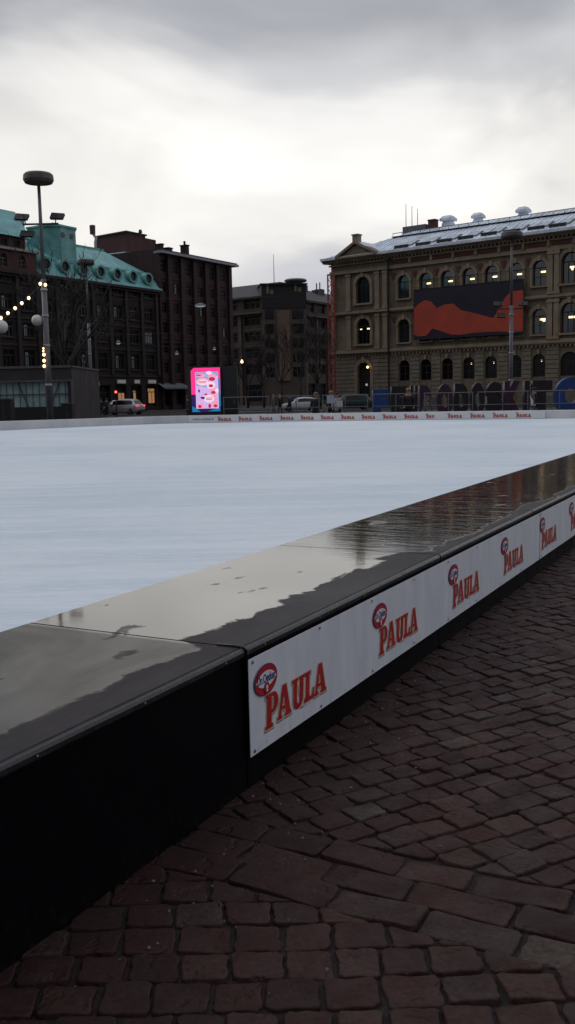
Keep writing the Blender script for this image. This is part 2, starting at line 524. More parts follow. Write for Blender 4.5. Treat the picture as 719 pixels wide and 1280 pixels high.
# ------------------------------------------------------------------ ice
def ice_mat():
    m = bpy.data.materials.new('rink_ice'); m.use_nodes = True
    p = m.node_tree.nodes['Principled BSDF']; q = NG(m.node_tree)
    o = q.n('ShaderNodeTexCoord').outputs['Object']
    st = q.noise(q.vmath('MULTIPLY', o, (.25, 2.2, 1)), 1.6, 7, .62, .5)
    bl = q.noise(o, .22, 4, .55)
    f = q.math('ADD', q.math('MULTIPLY', st, .6), q.math('MULTIPLY', bl, .5))
    c = q.ramp(f, [(.38, (.49, .56, .64)), (.50, (.56, .63, .695)), (.62, (.66, .71, .755))])
    sc = q.noise(q.vmath('MULTIPLY', o, (3, 30, 1)), 1.5, 5, .75, 1.2)
    c = q.mix(q.mapr(sc, .50, .66, 0, .8), c, (.78, .82, .85))
    q.l(c, p.inputs['Base Color'])
    q.l(q.mapr(st, .35, .65, .6, .85), p.inputs['Roughness'])
    p.inputs['IOR'].default_value = 1.31
    b = q.n('ShaderNodeBump'); b.inputs['Strength'].default_value = .3; b.inputs['Distance'].default_value = .004
    q.l(sc, b.inputs['Height']); q.l(b.outputs[0], p.inputs['Normal'])
    return m


Z_ICE = 0.575
RIM = [(-15.5, 14.0), (-15.3, 20.0), (-14.6, 25.5), (-12.6, 30.2), (-9.95, 33.4), (-8.9, 36.2), (-7.6, 38.2), (-6.0, 39.4), (-4.0, 39.8), (.5, 39.2), (5.6, 37.2), (9.7, 35.4), (12.0, 34.2), (14.6, 33.6)]
RIM = [(-15.5, 12.0), (-15.5, 20.0), (-14.8, 26.5), (-13.0, 31.0), (-10.9, 34.3), (-8.0, 37.6), (-5.8, 39.3), (-4.0, 39.8), (.5, 39.2), (5.6, 37.2), (9.7, 35.4), (12.2, 34.2), (14.9, 33.2)]
pin = PF.p(-6.5, D_IN - .01, 0); pend = PF.p(35.2, D_IN - .01, 0)
icepts = [(pin.x, pin.y)] + [(-15.5, 2.0)] + RIM + [(pend.x, pend.y)]
ib = MB(); ib.slab([(a, b) for a, b in reversed(icepts)], Z_ICE - .03, Z_ICE)
ice = tag(ib.build('ice', ice_mat()), kind='structure')


# ------------------------------------------------------------------ near platform
def deck_mat():
    m = bpy.data.materials.new('wet_black_plywood'); m.use_nodes = True
    p = m.node_tree.nodes['Principled BSDF']; q = NG(m.node_tree)
    o = q.n('ShaderNodeTexCoord').outputs['Object']
    s3 = q.n('ShaderNodeSeparateXYZ'); q.l(o, s3.inputs[0])
    s, d = s3.outputs[0], s3.outputs[1]
    w = q.math('SUBTRACT', d, D_OUT)
    nA = q.noise(o, 1.7, 7, .62, .6)
    # width of the drained strip along the outer edge changes from sheet to sheet
    e1 = q.mapr(s, 3.22, 3.27, .09, .26)
    e2 = q.mapr(s, 5.68, 5.78, 0, -.17)
    e3 = q.mapr(s, 3.2, 3.6, .07, .0)
    lim = q.math('ADD', q.math('ADD', e1, e2), q.math('ADD', e3, q.math('MULTIPLY', q.math('SUBTRACT', nA, .5), .42)))
    wet = q.mapr(q.math('SUBTRACT', w, lim), -.012, .012, 0, 1, True)
    # islands in the first sheet
    isl = q.mapr(q.noise(q.vmath('MULTIPLY', o, (1, 1.6, 1)), 3.1, 4, .55, .3), .66, .70, 1, 0.35)
    wet = q.math('MULTIPLY', wet, isl)
    sec = q.mapr(s, 3.22, 3.27, 0, 1)
    # thin film in the first sheet is duller than the pool on the second one
    film = q.noise(o, 1.1, 5, .6, .8)
    filmr = q.mix(sec, q.mapr(film, .35, .65, .13, .30), q.mapr(film, .35, .65, .03, .08))
    rough = q.mix(wet, q.mapr(film, .3, .7, .44, .60), filmr)
    q.l(rough, p.inputs['Roughness'])
    grain = q.noise(q.vmath('MULTIPLY', o, (2, 14, 1)), 3, 5, .6)
    dry = q.ramp(grain, [(.3, (.018, .014, .017)), (.7, (.032, .026, .030))])
    wetc = q.ramp(grain, [(.3, (.016, .012, .009)), (.7, (.030, .023, .017))])
    q.l(q.mix(wet, dry, wetc), p.inputs['Base Color'])
    q.l(q.mix(sec, q.mapr(wet, 0, 1, 1.2, 1.34), q.mapr(wet, 0, 1, 1.25, 2.1)), p.inputs['IOR'])
    # ripples drawn across the water further along
    rip = q.noise(q.vmath('MULTIPLY', o, (9, 2.2, 1)), 1.5, 5, .6, .9)
    b = q.n('ShaderNodeBump'); q.l(q.mapr(s, 5.0, 8, .02, .22), b.inputs['Strength']); b.inputs['Distance'].default_value = .008
    q.l(rip, b.inputs['Height'])
    b2 = q.n('ShaderNodeBump'); b2.inputs['Strength'].default_value = .25; b2.inputs['Distance'].default_value = .002
    q.l(q.math('MULTIPLY', q.noise(o, 45, 4, .6), q.math('SUBTRACT', 1.0, wet)), b2.inputs['Height']); q.l(b.outputs[0], b2.inputs['Normal'])
    b3 = q.n('ShaderNodeBump'); b3.inputs['Strength'].default_value = .3; b3.inputs['Distance'].default_value = .003
    q.l(wet, b3.inputs['Height']); q.l(b2.outputs[0], b3.inputs['Normal'])
    q.l(b3.outputs[0], p.inputs['Normal'])
    return m


def skirt_mat():
    m = bpy.data.materials.new('scuffed_black_board'); m.use_nodes = True
    p = m.node_tree.nodes['Principled BSDF']; q = NG(m.node_tree)
    o = q.n('ShaderNodeTexCoord').outputs['Object']
    s3 = q.n('ShaderNodeSeparateXYZ'); q.l(o, s3.inputs[0])
    spl = q.noise(q.vmath('MULTIPLY', o, (1, 1, .8)), 26, 6, .75)
    hgt = q.mapr(s3.outputs[2], 0, .22, .10, 0)
    f = q.mapr(q.math('ADD', spl, hgt), .60, .72, 0, 1, True)
    scu = q.mapr(q.noise(q.vmath('MULTIPLY', o, (.8, 1, 7)), 4, 6, .7), .62, .72, 0, .5, True)
    c = q.mix(q.math('MULTIPLY', f, .7), (.002, .002, .0035), (.016, .009, .007))
    q.l(q.mix(scu, c, (.008, .008, .011)), p.inputs['Base Color'])
    q.l(q.mapr(q.noise(o, 3, 5, .6), .3, .7, .45, .7), p.inputs['Roughness']); p.inputs['IOR'].default_value = 1.16
    b = q.n('ShaderNodeBump'); b.inputs['Strength'].default_value = .15; b.inputs['Distance'].default_value = .01
    q.l(q.noise(o, 3, 4), b.inputs['Height']); q.l(b.outputs[0], p.inputs['Normal'])
    return m


skirt_m = skirt_mat()


def plat():
    root = thing('rink_platform', (0, 0, 0), 'long low black plywood platform with rain puddles along the near side of the ice', 'platform', rz=PF.a)
    F0 = Fr(0, 0, 0)
    dm = deck_mat()
    k0, k1 = -4, 13
    sub = MB(F0); sub.box(3.26 + k0 * 2.435, 3.26 + (k1 + 1) * 2.435, D_OUT + .03, D_IN - .004, 0, Z_DECK - .021)
    sub.build('frame', black, root)
    for k in range(k0, k1 + 1):
        a, b = 3.26 + k * 2.435 + .006, 3.26 + (k + 1) * 2.435 - .006
        rr = random.Random(k + 50)
        z = Z_DECK
        w = MB(F0)
        # sheet with a softened outer edge, sagging 2 mm unevenly
        nx = 10
        dz = [rr.uniform(-.0008, .0008) for _ in range(nx + 1)]
        P = []
        for i in range(nx + 1):
            x = a + (b - a) * i / nx
            P += [(x, D_OUT + .012, z - .02), (x, D_OUT + .012, z - .004), (x, D_OUT + .02, z), (x, D_IN, z), (x, D_IN, z - .02)]
        Fc = [(i * 5 + j, (i + 1) * 5 + j, (i + 1) * 5 + j + 1, i * 5 + j + 1) for i in range(nx) for j in range(4)] + [(0, 1, 2, 3, 4), tuple(nx * 5 + j for j in (4, 3, 2, 1, 0))]
        w.poly(P, Fc); w.build('deck_panel', dm, root)
        # rounded rubber edge strip under the sheet's lip
        e = MB(F0)
        prof = [(D_OUT + .010, -.003), (D_OUT + .002, .000), (D_OUT - .008, -.004), (D_OUT - .013, -.014), (D_OUT - .013, -.030), (D_OUT - .006, -.040), (D_OUT + .008, -.042), (D_OUT + .010, -.04)]
        nn = 12; P = []
        for i in range(nn + 1):
            x = a + .004 + (b - a - .008) * i / nn
            wv = mnoise.noise((x * 1.7, 3, 1)) * .003
            P += [(x, dd + wv, Z_DECK + zz) for dd, zz in prof]
        m_ = len(prof)
        Fc = [(i * m_ + j, (i + 1) * m_ + j, (i + 1) * m_ + (j + 1) % m_, i * m_ + (j + 1) % m_) for i in range(nn) for j in range(m_)]
        Fc += [tuple(range(m_)), tuple(nn * m_ + j for j in range(m_ - 1, -1, -1))]
        e.poly(P, Fc); e.build('edge_strip', rubber, root, smooth=False)
        sc_ = MB(F0)
        for j in range(5):
            x = a + .15 + j * .53
            sc_.mark(); sc_.poly([(x + .006 * math.cos(t * math.pi / 4), D_OUT - .0155, Z_DECK - .022 + .006 * math.sin(t * math.pi / 4)) for t in range(8)] + [(x, D_OUT - .018, Z_DECK - .022)],
                     [(t, (t + 1) % 8, 8) for t in range(8)])
        sc_.build_each('screw', mat('screw_steel', (.16, .16, .17), .4, .7, var=.1), root)
        # black film-faced skirt board, one for each sheet
        sk = MB(F0); P = []
        nz, nx2 = 4, 16
        for i in range(nx2 + 1):
            for j in range(nz + 1):
                x = a - .001 + (b - a + .002) * i / nx2; zz = .0 + (Z_DECK - .043) * j / nz
                P.append((x, D_OUT + .004 + mnoise.noise((x * 1.2, zz * 2, 5)) * .006 * (1 - j / nz) - .012 * (1 - j / nz) ** 2 * .6, zz))
        Fc = [(i * (nz + 1) + j, (i + 1) * (nz + 1) + j, (i + 1) * (nz + 1) + j + 1, i * (nz + 1) + j + 1) for i in range(nx2) for j in range(nz)]
        sk.poly(P, Fc); sk.build('skirt', skirt_m, root, smooth=True)
    # cable loop poking out at the sheet joint
    c = MB(F0)
    c.tube([(3.26, 2.05, Z_DECK + .004), (3.262, 1.97, Z_DECK + .006), (3.263, 1.925, Z_DECK + .004), (3.262, 1.905, Z_DECK - .01), (3.25, 1.903, Z_DECK - .05)], .004, 6)
    c.build('joint_cord', rubber, root, smooth=True)
    # white board against the ice
    w = MB(F0); w.box(3.26 + k0 * 2.435, 35.2, D_IN + .001, D_IN + .012, Z_ICE - .02, Z_DECK - .004)
    w.build('ice_edge_strip', black, root)
    return root


plat()

# ------------------------------------------------------------------ advertising lettering
red_ink = mat('red_ink', (.42, .010, .014), .45, var=.15, vscale=8)
cream_ink = mat('cream_ink', (.70, .55, .40), .45, var=.05)
dark_ink = mat('dark_outline_ink', (.06, .03, .04), .5, var=.1)
blue_ink = mat('blue_ink', (.015, .03, .20), .45, var=.05)
white_ink = mat('white_ink', (.74, .74, .78), .45, var=.03)


def vinyl():
    m = bpy.data.materials.new('white_banner_vinyl'); m.use_nodes = True
    p = m.node_tree.nodes['Principled BSDF']; q = NG(m.node_tree)
    o = q.n('ShaderNodeTexCoord').outputs['Object']
    n_ = q.noise(q.vmath('MULTIPLY', o, (3, 3, .8)), 3, 5, .6)
    c = q.ramp(n_, [(.3, (.64, .66, .73)), (.7, (.77, .79, .85))])
    s3 = q.n('ShaderNodeSeparateXYZ'); q.l(o, s3.inputs[0])
    dirt = q.mapr(q.math('ADD', q.noise(o, 24, 6, .75), q.mapr(s3.outputs[2], 0, .16, .09, 0)), .60, .76, 0, .6)
    bpn = q.n('ShaderNodeBump'); bpn.inputs['Strength'].default_value = .35; bpn.inputs['Distance'].default_value = .012
    q.l(q.noise(q.vmath('MULTIPLY', o, (2.2, 1, .5)), 2.5, 3, .5), bpn.inputs['Height']); q.l(bpn.outputs[0], p.inputs['Normal'])
    q.l(q.mix(dirt, c, (.42, .40, .40)), p.inputs['Base Color'])
    p.inputs['Roughness'].default_value = .5
    return m


vin = vinyl()


def curve_mesh(splines, offset=0.0, z=0.0, res=1):
    """flat filled outlines with holes -> mesh data lying in x,y"""
    cu = bpy.data.curves.new('c', 'CURVE'); cu.dimensions = '2D'; cu.fill_mode = 'BOTH'; cu.offset = offset
    for pts in splines:
        sp = cu.splines.new('POLY'); sp.points.add(len(pts) - 1)
        for i, (x, y) in enumerate(pts): sp.points[i].co = (x, y, 0, 1)
        sp.use_cyclic_u = True
    o = bpy.data.objects.new('tmp', cu); COL.objects.link(o)
    bpy.context.view_layer.update()
    me = bpy.data.meshes.new_from_object(o.evaluated_get(bpy.context.evaluated_depsgraph_get()))
    bpy.data.objects.remove(o); bpy.data.curves.remove(cu)
    return me


def text_mesh(txt, size, offset=0.0, extrude=0.0, sx=1.0):
    cu = bpy.data.curves.new('t', 'FONT'); cu.body = txt; cu.size = size; cu.offset = offset; cu.extrude = extrude
    cu.align_x = 'CENTER'; cu.align_y = 'CENTER'
    o = bpy.data.objects.new('tmp', cu); COL.objects.link(o)
    bpy.context.view_layer.update()
    me = bpy.data.meshes.new_from_object(o.evaluated_get(bpy.context.evaluated_depsgraph_get()))
    bpy.data.objects.remove(o); bpy.data.curves.remove(cu)
    for v in me.vertices: v.co.x *= sx
    return me


def arc(cx, cy, rx, ry, a0, a1, n=8):
    return [(cx + rx * math.cos(R(a0 + (a1 - a0) * i / n)), cy + ry * math.sin(R(a0 + (a1 - a0) * i / n))) for i in range(n + 1)]


def L_P():
    o = [(0, 0), (.42, 0), (.42, .10), (.34, .13), (.34, .40)] + arc(.40, .70, .30, .30, -80, 90, 10) + [(0, 1.0), (0, .90), (.08, .87), (.08, .13), (0, .10)]
    h = [(.34, .52)] + arc(.38, .705, .09, .185, -90, 90, 8) + [(.34, .89)]
    return [o, h], .72
def L_A():
    o = [(0, 0), (.30, 0), (.30, .10), (.24, .13), (.275, .26), (.50, .26), (.53, .13), (.46, .10), (.46, 0), (.88, 0), (.88, .10), (.82, .13), (.54, 1.04), (.30, 1.04), (.08, .13), (0, .10)]
    h = [(.305, .38), (.47, .38), (.39, .74)]
    return [o, h], .88
def L_U():
    o = [(0, 1), (.40, 1), (.40, .90), (.33, .87), (.33, .30)] + arc(.43, .28, .10, .15, 180, 360, 6) + [(.53, .30), (.53, .87), (.46, .90), (.46, 1), (.80, 1), (.80, .90), (.73, .87), (.73, .30)] + arc(.41, .30, .32, .33, 0, -180, 10) + [(.09, .87), (0, .90)]
    return [o], .80
def L_L():
    return [[(0, 0), (.66, 0), (.70, .36), (.60, .36), (.53, .14), (.34, .14), (.34, .87), (.42, .90), (.42, 1), (0, 1), (0, .90), (.08, .87), (.08, .13), (0, .10)]], .70


def paula_splines(W_=.60, H_=.138):
    out = []; x = 0
    for i, Lf in enumerate((L_P, L_A, L_U, L_L, L_A)):
        sp, w = Lf(); k = 1.08 if i == 0 else 1.0
        for s_ in sp: out.append([(x + px * k, (py - (.06 if i == 0 else 0)) * (1.08 if i == 0 else 1)) for px, py in s_])
        x += w * k + .03 - (.09 if i in (0,) else 0.0) - (.05 if i in (3,) else 0)
    return [[(px / x * W_ + .05 * py * W_ / 3, py * H_) for px, py in s_] for s_ in out]


def join_layers(name, layers):
    """layers: (mesh in x,y; dx, dy; depth, material) -> mesh upright in x,z facing -y"""
    me = bpy.data.meshes.new(name); V = []; F = []; mi = []
    for k, (m, dx, dy, dep, mt) in enumerate(layers):
        b = len(V)
        V += [(v.co.x + dx, -dep, v.co.y + dy) for v in m.vertices]
        F += [tuple(b + i for i in p.vertices) for p in m.polygons]; mi += [k] * len(m.polygons)
        me.materials.append(mt)
    me.from_pydata(V, [], F); me.polygons.foreach_set('material_index', mi)
    bm = bmesh.new(); bm.from_mesh(me)
    for f in bm.faces:
        f.normal_update()
        if f.normal.y > 0: f.normal_flip()
    bm.to_mesh(me); bm.free(); me.update()
    return me


ps = paula_splines()
lettering_me = join_layers('lettering', [(curve_mesh(ps, .0055), .005, -.006, .0010, dark_ink), (curve_mesh(ps, .0055), .001, -.001, .0020, cream_ink), (curve_mesh(ps, 0.0), 0, 0, .0030, red_ink)])
ell = lambda rx, ry, n=36: [(rx * math.cos(2 * math.pi * i / n), ry * math.sin(2 * math.pi * i / n)) for i in range(n)]
band_ = arc(0, -.022, .092, .060, 168, 12, 12) + arc(0, .028, .095, .060, -28, -152, 12)
head = [(-.007, -.016), (.008, -.016), (.006, -.006), (.0095, -.001), (.0085, .006), (.004, .0125), (-.003, .0125), (-.008, .007), (-.008, .001), (-.004, -.004)]
emblem_me = join_layers('emblem', [
    (curve_mesh([ell(.1, .0665)]), 0, 0, .0010, blue_ink),
    (curve_mesh([ell(.096, .0625)]), 0, 0, .0020, red_ink),
    (curve_mesh([[(x, y) for x, y in band_]]), 0, 0, .0030, white_ink),
    (text_mesh('Dr.Oetker', .050, .0012, sx=.72), 0, .006, .0040, blue_ink),
    (curve_mesh([ell(.024, .024, 24)]), 0, -.034, .0040, blue_ink),
    (curve_mesh([ell(.022, .022, 24)]), 0, -.034, .0050, red_ink),
    (curve_mesh([head]), 0, -.034, .0060, white_ink)])


def near_banner(s0, s1, label):
    F0 = Fr(0, 0, 0)
    z0, z1 = .137, .545
    base = PF.p(s0, D_OUT - .022, z0)
    t = thing('advertising_banner', base, label, 'banner', 'banners hung on the near platform skirt', rz=PF.a)
    b = MB(Fr(0, 0, 0)); n = 40; P = []
    L = s1 - s0
    for i in range(n + 1):
        x = L * i / n
        wz = mnoise.noise((x * 1.3 + s0, 9, 2)) * .003
        for j in range(5):
            P.append((x, 0, (z1 - z0) * j / 4 + (wz if j == 4 else (wz * .7 if j == 0 else 0))))
    Fc = [(i * 5 + j, (i + 1) * 5 + j, (i + 1) * 5 + j + 1, i * 5 + j + 1) for i in range(n) for j in range(4)]
    k = len(P)
    P += [(x, .003, z) for x, y, z in P]
    Fc += [tuple(k + i for i in reversed(f)) for f in Fc]
    Fc += [(j, j + 1, k + j + 1, k + j) for j in range(4)] + [(n * 5 + j + 1, n * 5 + j, k + n * 5 + j, k + n * 5 + j + 1) for j in range(4)]
    Fc += [(i * 5, (i + 1) * 5, k + (i + 1) * 5, k + i * 5) for i in range(n)] + [((i + 1) * 5 + 4, i * 5 + 4, k + i * 5 + 4, k + (i + 1) * 5 + 4) for i in range(n)]
    # mesh given in the banner's own frame
    me = bpy.data.meshes.new('banner_sheet'); me.from_pydata(P, [], Fc); me.materials.append(vin); me.update()
    o = bpy.data.objects.new('banner_sheet', me); COL.objects.link(o); o.parent = t
    ey = MB(Fr(0, 0, 0)); xx = .03
    while xx < L:
        for zz in (.018, z1 - z0 - .016):
            ey.mark(); ey.poly([(xx + .0075 * math.cos(t_ * math.pi / 5), -.004, zz + .0075 * math.sin(t_ * math.pi / 5)) for t_ in range(10)] + [(xx, -.0055, zz)], [(t_, (t_ + 1) % 10, 10) for t_ in range(10)])
        xx += .63 if xx < L - .7 else (L - .03 - xx if L - .03 - xx > .05 else 9)
    for o in ey.build_each('eyelet', MATS['screw_steel'], None): o.parent = t
    x = .108 if s0 < 4 else .045
    while x + .7 < L:
        l = bpy.data.objects.new('lettering', lettering_me); COL.objects.link(l); l.parent = t; l.location = (x + .012, -.0005, .219 - z0)
        e = bpy.data.objects.new('emblem', emblem_me); COL.objects.link(e); e.parent = t; e.location = (x + .024, -.0045, .430 - z0)
        x += 1.262
    return t


near_banner(3.262, 8.352, 'white banner repeating red PAULA lettering, first and nearest on the black skirt')
near_banner(8.372, 13.46, 'white PAULA banner beyond the dark seam, second along the black skirt')
near_banner(13.48, 18.57, 'white PAULA banner farthest along the near platform, past the right picture edge')


# ------------------------------------------------------------------ far rim
rim_white = mat('cream_rink_board', (.58, .57, .58), .55, var=.14, vscale=1.2, bump=.1)


def far_rim():
    t = thing('rink_board', (0, 39, 0), 'low cream white board curving round the far side of the ice', 'barrier')
    z0, z1 = Z_ICE - .02, .885
    b = MB(); pts = RIM
    n = len(pts); P = []
    nr = []
    for i in range(n):
        a = Vector(pts[max(0, i - 1)]); c = Vector(pts[min(n - 1, i + 1)]); d_ = (c - a).normalized(); nr.append(Vector((-d_.y, d_.x)))
    for i, (x, y) in enumerate(pts):
        o_ = nr[i] * .14; zt = z1 if i > 4 else z1 + .03
        P += [(x, y, z0), (x, y, zt - .02), (x + o_.x * .15, y + o_.y * .15, zt), (x + o_.x, y + o_.y, zt), (x + o_.x, y + o_.y, z0)]
    Fc = [(i * 5 + j, (i + 1) * 5 + j, (i + 1) * 5 + j + 1, i * 5 + j + 1) for i in range(n - 1) for j in range(4)] + [(0, 1, 2, 3, 4), tuple((n - 1) * 5 + j for j in (4, 3, 2, 1, 0))]
    b.poly(P, Fc); b.build('board', rim_white, t)
    # black podium outside the board
    p2 = MB(); P = []
    for i, (x, y) in enumerate(pts):
        a, c = nr[i] * .15, nr[i] * 1.5
        P += [(x + a.x, y + a.y, 0), (x + a.x, y + a.y, Z_DECK), (x + c.x, y + c.y, Z_DECK), (x + c.x, y + c.y, 0)]
    Fc = [(i * 4 + j, (i + 1) * 4 + j, (i + 1) * 4 + j + 1, i * 4 + j + 1) for i in range(n - 1) for j in range(3)] + [(0, 1, 2, 3), tuple((n - 1) * 4 + j for j in (3, 2, 1, 0))]
    p2.poly(P, Fc); p2.build('podium', black_film, t)
    return t, nr


rimt, rim_n = far_rim()


def along(pts, s):
    for i in range(len(pts) - 1):
        a, b = Vector(pts[i]), Vector(pts[i + 1]); L = (b - a).length
        if s <= L or i == len(pts) - 2:
            d_ = (b - a) / L; return a + d_ * s, math.atan2(d_.y, d_.x)
        s -= L


def far_banner():
    pts = [(-4.0, 39.8), (.5, 39.2), (5.6, 37.2), (9.55, 35.46)]
    t = thing('advertising_banner', (-4, 39.75, .6), 'long thin white banner of tiny repeated PAULA lettering across the far rink board', 'banner')
    b = MB()
    P = []
    tot = sum((Vector(pts[i + 1]) - Vector(pts[i])).length for i in range(3))
    n = 60
    for i in range(n + 1):
        p, a = along(pts, tot * i / n)
        nn = Vector((math.sin(a), -math.cos(a)))
        for off, z in ((.03, .585), (.03, .865), (.004, .865), (.004, .585)): P.append((p.x + nn.x * off, p.y + nn.y * off, z))
    Fc = [(i * 4 + j, (i + 1) * 4 + j, (i + 1) * 4 + (j + 1) % 4, i * 4 + (j + 1) % 4) for i in range(n) for j in range(4)] + [(0, 1, 2, 3), (n * 4 + 3, n * 4 + 2, n * 4 + 1, n * 4)]
    b.poly(P, Fc); b.build('banner_sheet', mat('white_vinyl_far', (.70, .69, .70), .55, var=.05), t)
    s = 1.25; k = 0
    while s + .5 < tot:
        p, a = along(pts, s)
        nn = Vector((math.sin(a), -math.cos(a)))
        for me, nm, ds, z in ((lettering_me, 'lettering', .0, .645), (emblem_me, 'emblem', .03, .785)):
            o = bpy.data.objects.new(nm, me); COL.objects.link(o); o.parent = t
            q_ = Vector((p.x + nn.x * .034, p.y + nn.y * .034, z)) + Vector((math.cos(a), math.sin(a), 0)) * ds
            o.location = q_ - t.location; o.rotation_euler = (0, 0, a); o.scale = (.9, 1, .80) if nm == 'lettering' else (.55, 1, .55)
        s += .86; k += 1
    # small grey writing at the left end
    tm = text_mesh('www.oetker.fi', .15, 0.001)
    g_ = join_layers('small_writing', [(tm, 0, 0, 0, mat('grey_ink', (.12, .12, .13), .5, var=.05))])
    p, a = along(pts, .62)
    o = bpy.data.objects.new('small_writing', g_); COL.objects.link(o); o.parent = t
    o.location = Vector((p.x, p.y - .036, .73)) - t.location; o.rotation_euler = (0, 0, a)
    bpy.data.meshes.remove(tm)
    return t


far_banner()


# ------------------------------------------------------------------ facade helpers
def wall_row(mb, z0, z1, s0, s1, wins, T=.5, d0=0.0):
    """wall strip with real openings: wins = (centre, width, sill z, head z, arched)"""
    wins = sorted(wins); x = s0
    for c, w, zs, zh, ar in wins:
        l, r = c - w / 2, c + w / 2
        if l > x: mb.box(x, l, d0, d0 + T, z0, z1)
        if zs > z0 + .01: mb.box(l, r, d0, d0 + T, z0, zs)
        if ar:
            ry = min(w / 2, (zh - zs) * .45)
            A = arc(c, zh - ry, w / 2, ry, 180, 0, 12)
            pr = [(l, z1), (l, zh - ry)] + A[1:-1] + [(r, zh - ry), (r, z1)]
            # split in two so that each half is well-behaved
            mid = len(A) // 2
            mb.prism([(l, z1)] + A[:mid + 1] + [(c, z1)], d0, d0 + T)
            mb.prism([(c, z1)] + A[mid:] + [(r, z1)], d0, d0 + T)
        elif zh < z1 - .01: mb.box(l, r, d0, d0 + T, zh, z1)
        x = r
    if x < s1: mb.box(x, s1, d0, d0 + T, z0, z1)


WIN = {}


def window(root, fr, c, w, zs, zh, ar, d=.28, style='sash', fm=frame_dark, gm_=glass_sky, lit=None, blind=None, nm='window'):
    """window part (frame) > pane; shares mesh data between equal windows"""
    key = (round(w, 2), round(zh - zs, 2), ar, style, fm.name, gm_.name)
    if key not in WIN:
        h = zh - zs; F0 = Fr(0, 0, 0); b = MB(F0); ft = .09
        ry = min(w / 2, h * .45) if ar else 0
        if ar:
            A = arc(0, h - ry, w / 2, ry, 180, 0, 12); B = arc(0, h - ry, w / 2 - ft, ry - ft, 180, 0, 12)
            for i in range(12): b.prism([A[i], A[i + 1], B[i + 1], B[i]], 0, .1)
        else: b.box(-w / 2, w / 2, 0, .1, h - ft, h)
        b.box(-w / 2, -w / 2 + ft, 0, .1, 0, h - ry); b.box(w / 2 - ft, w / 2, 0, .1, 0, h - ry); b.box(-w / 2 + ft, w / 2 - ft, 0, .1, 0, ft)
        if style != 'plain':
            tz = h - ry if ar else h * .68
            b.box(-w / 2 + ft, w / 2 - ft, .005, .095, tz - .06, tz + .06)
            if style == 'triple':
                for x in (-w / 6, w / 6): b.box(x - .05, x + .05, .01, .09, ft, tz - .06)
                b.box(-.04, .04, .01, .09, tz + .06, h - ft)
            else: b.box(-.05, .05, .01, .09, ft, tz - .06); 
            if style == 'sash': b.box(-w / 2 + ft, w / 2 - ft, .012, .088, tz * .5 - .03, tz * .5 + .03)
        pn = MB(F0)
        if ar: pn.prism([(-w / 2 + .02, .02)] + [(x * .985, z) for x, z in arc(0, h - ry, w / 2, ry, 180, 0, 12)] + [(w / 2 - .02, .02)], .055, .07)
        else: pn.box(-w / 2 + .02, w / 2 - .02, .055, .07, .02, h - .02)
        fo = b.build('window', fm, None); po = pn.build('pane', gm_, None)
        WIN[key] = (fo.data, po.data)
        bpy.data.objects.remove(fo); bpy.data.objects.remove(po)
    a, p_ = WIN[key]
    o = bpy.data.objects.new(nm, a); COL.objects.link(o); o.parent = root
    o.location = fr.p(c, d, zs) - parent_world(root); o.rotation_euler = (0, 0, fr.a)
    q_ = bpy.data.objects.new('pane', p_); COL.objects.link(q_); q_.parent = o
    if lit:
        for (lx, lz, lw, lh) in lit:
            lb = MB(Fr(0, 0, 0)); lb.box(lx - lw / 2, lx + lw / 2, .02, .05, lz, lz + lh)
            me = lb.build('room_lamp', warm_light, None); me.parent = o
    if blind:
        lb = MB(Fr(0, 0, 0)); x0_, x1_, z0_, z1_ = blind; lb.box(x0_, x1_, .045, .052, z0_, z1_)
        me = lb.build('blind', curtain, None); me.parent = o
    return o


def arch_trim(mb, c, w, zh, t=.35, pr=.12, ry=None, d=0.0):
    ry = ry or w / 2
    A = arc(c, zh - ry, w / 2 + t, ry + t, 180, 0, 12); B = arc(c, zh - ry, w / 2 + .04, ry + .04, 180, 0, 12)
    for i in range(12): mb.prism([A[i], A[i + 1], B[i + 1], B[i]], d - pr, d - .003)


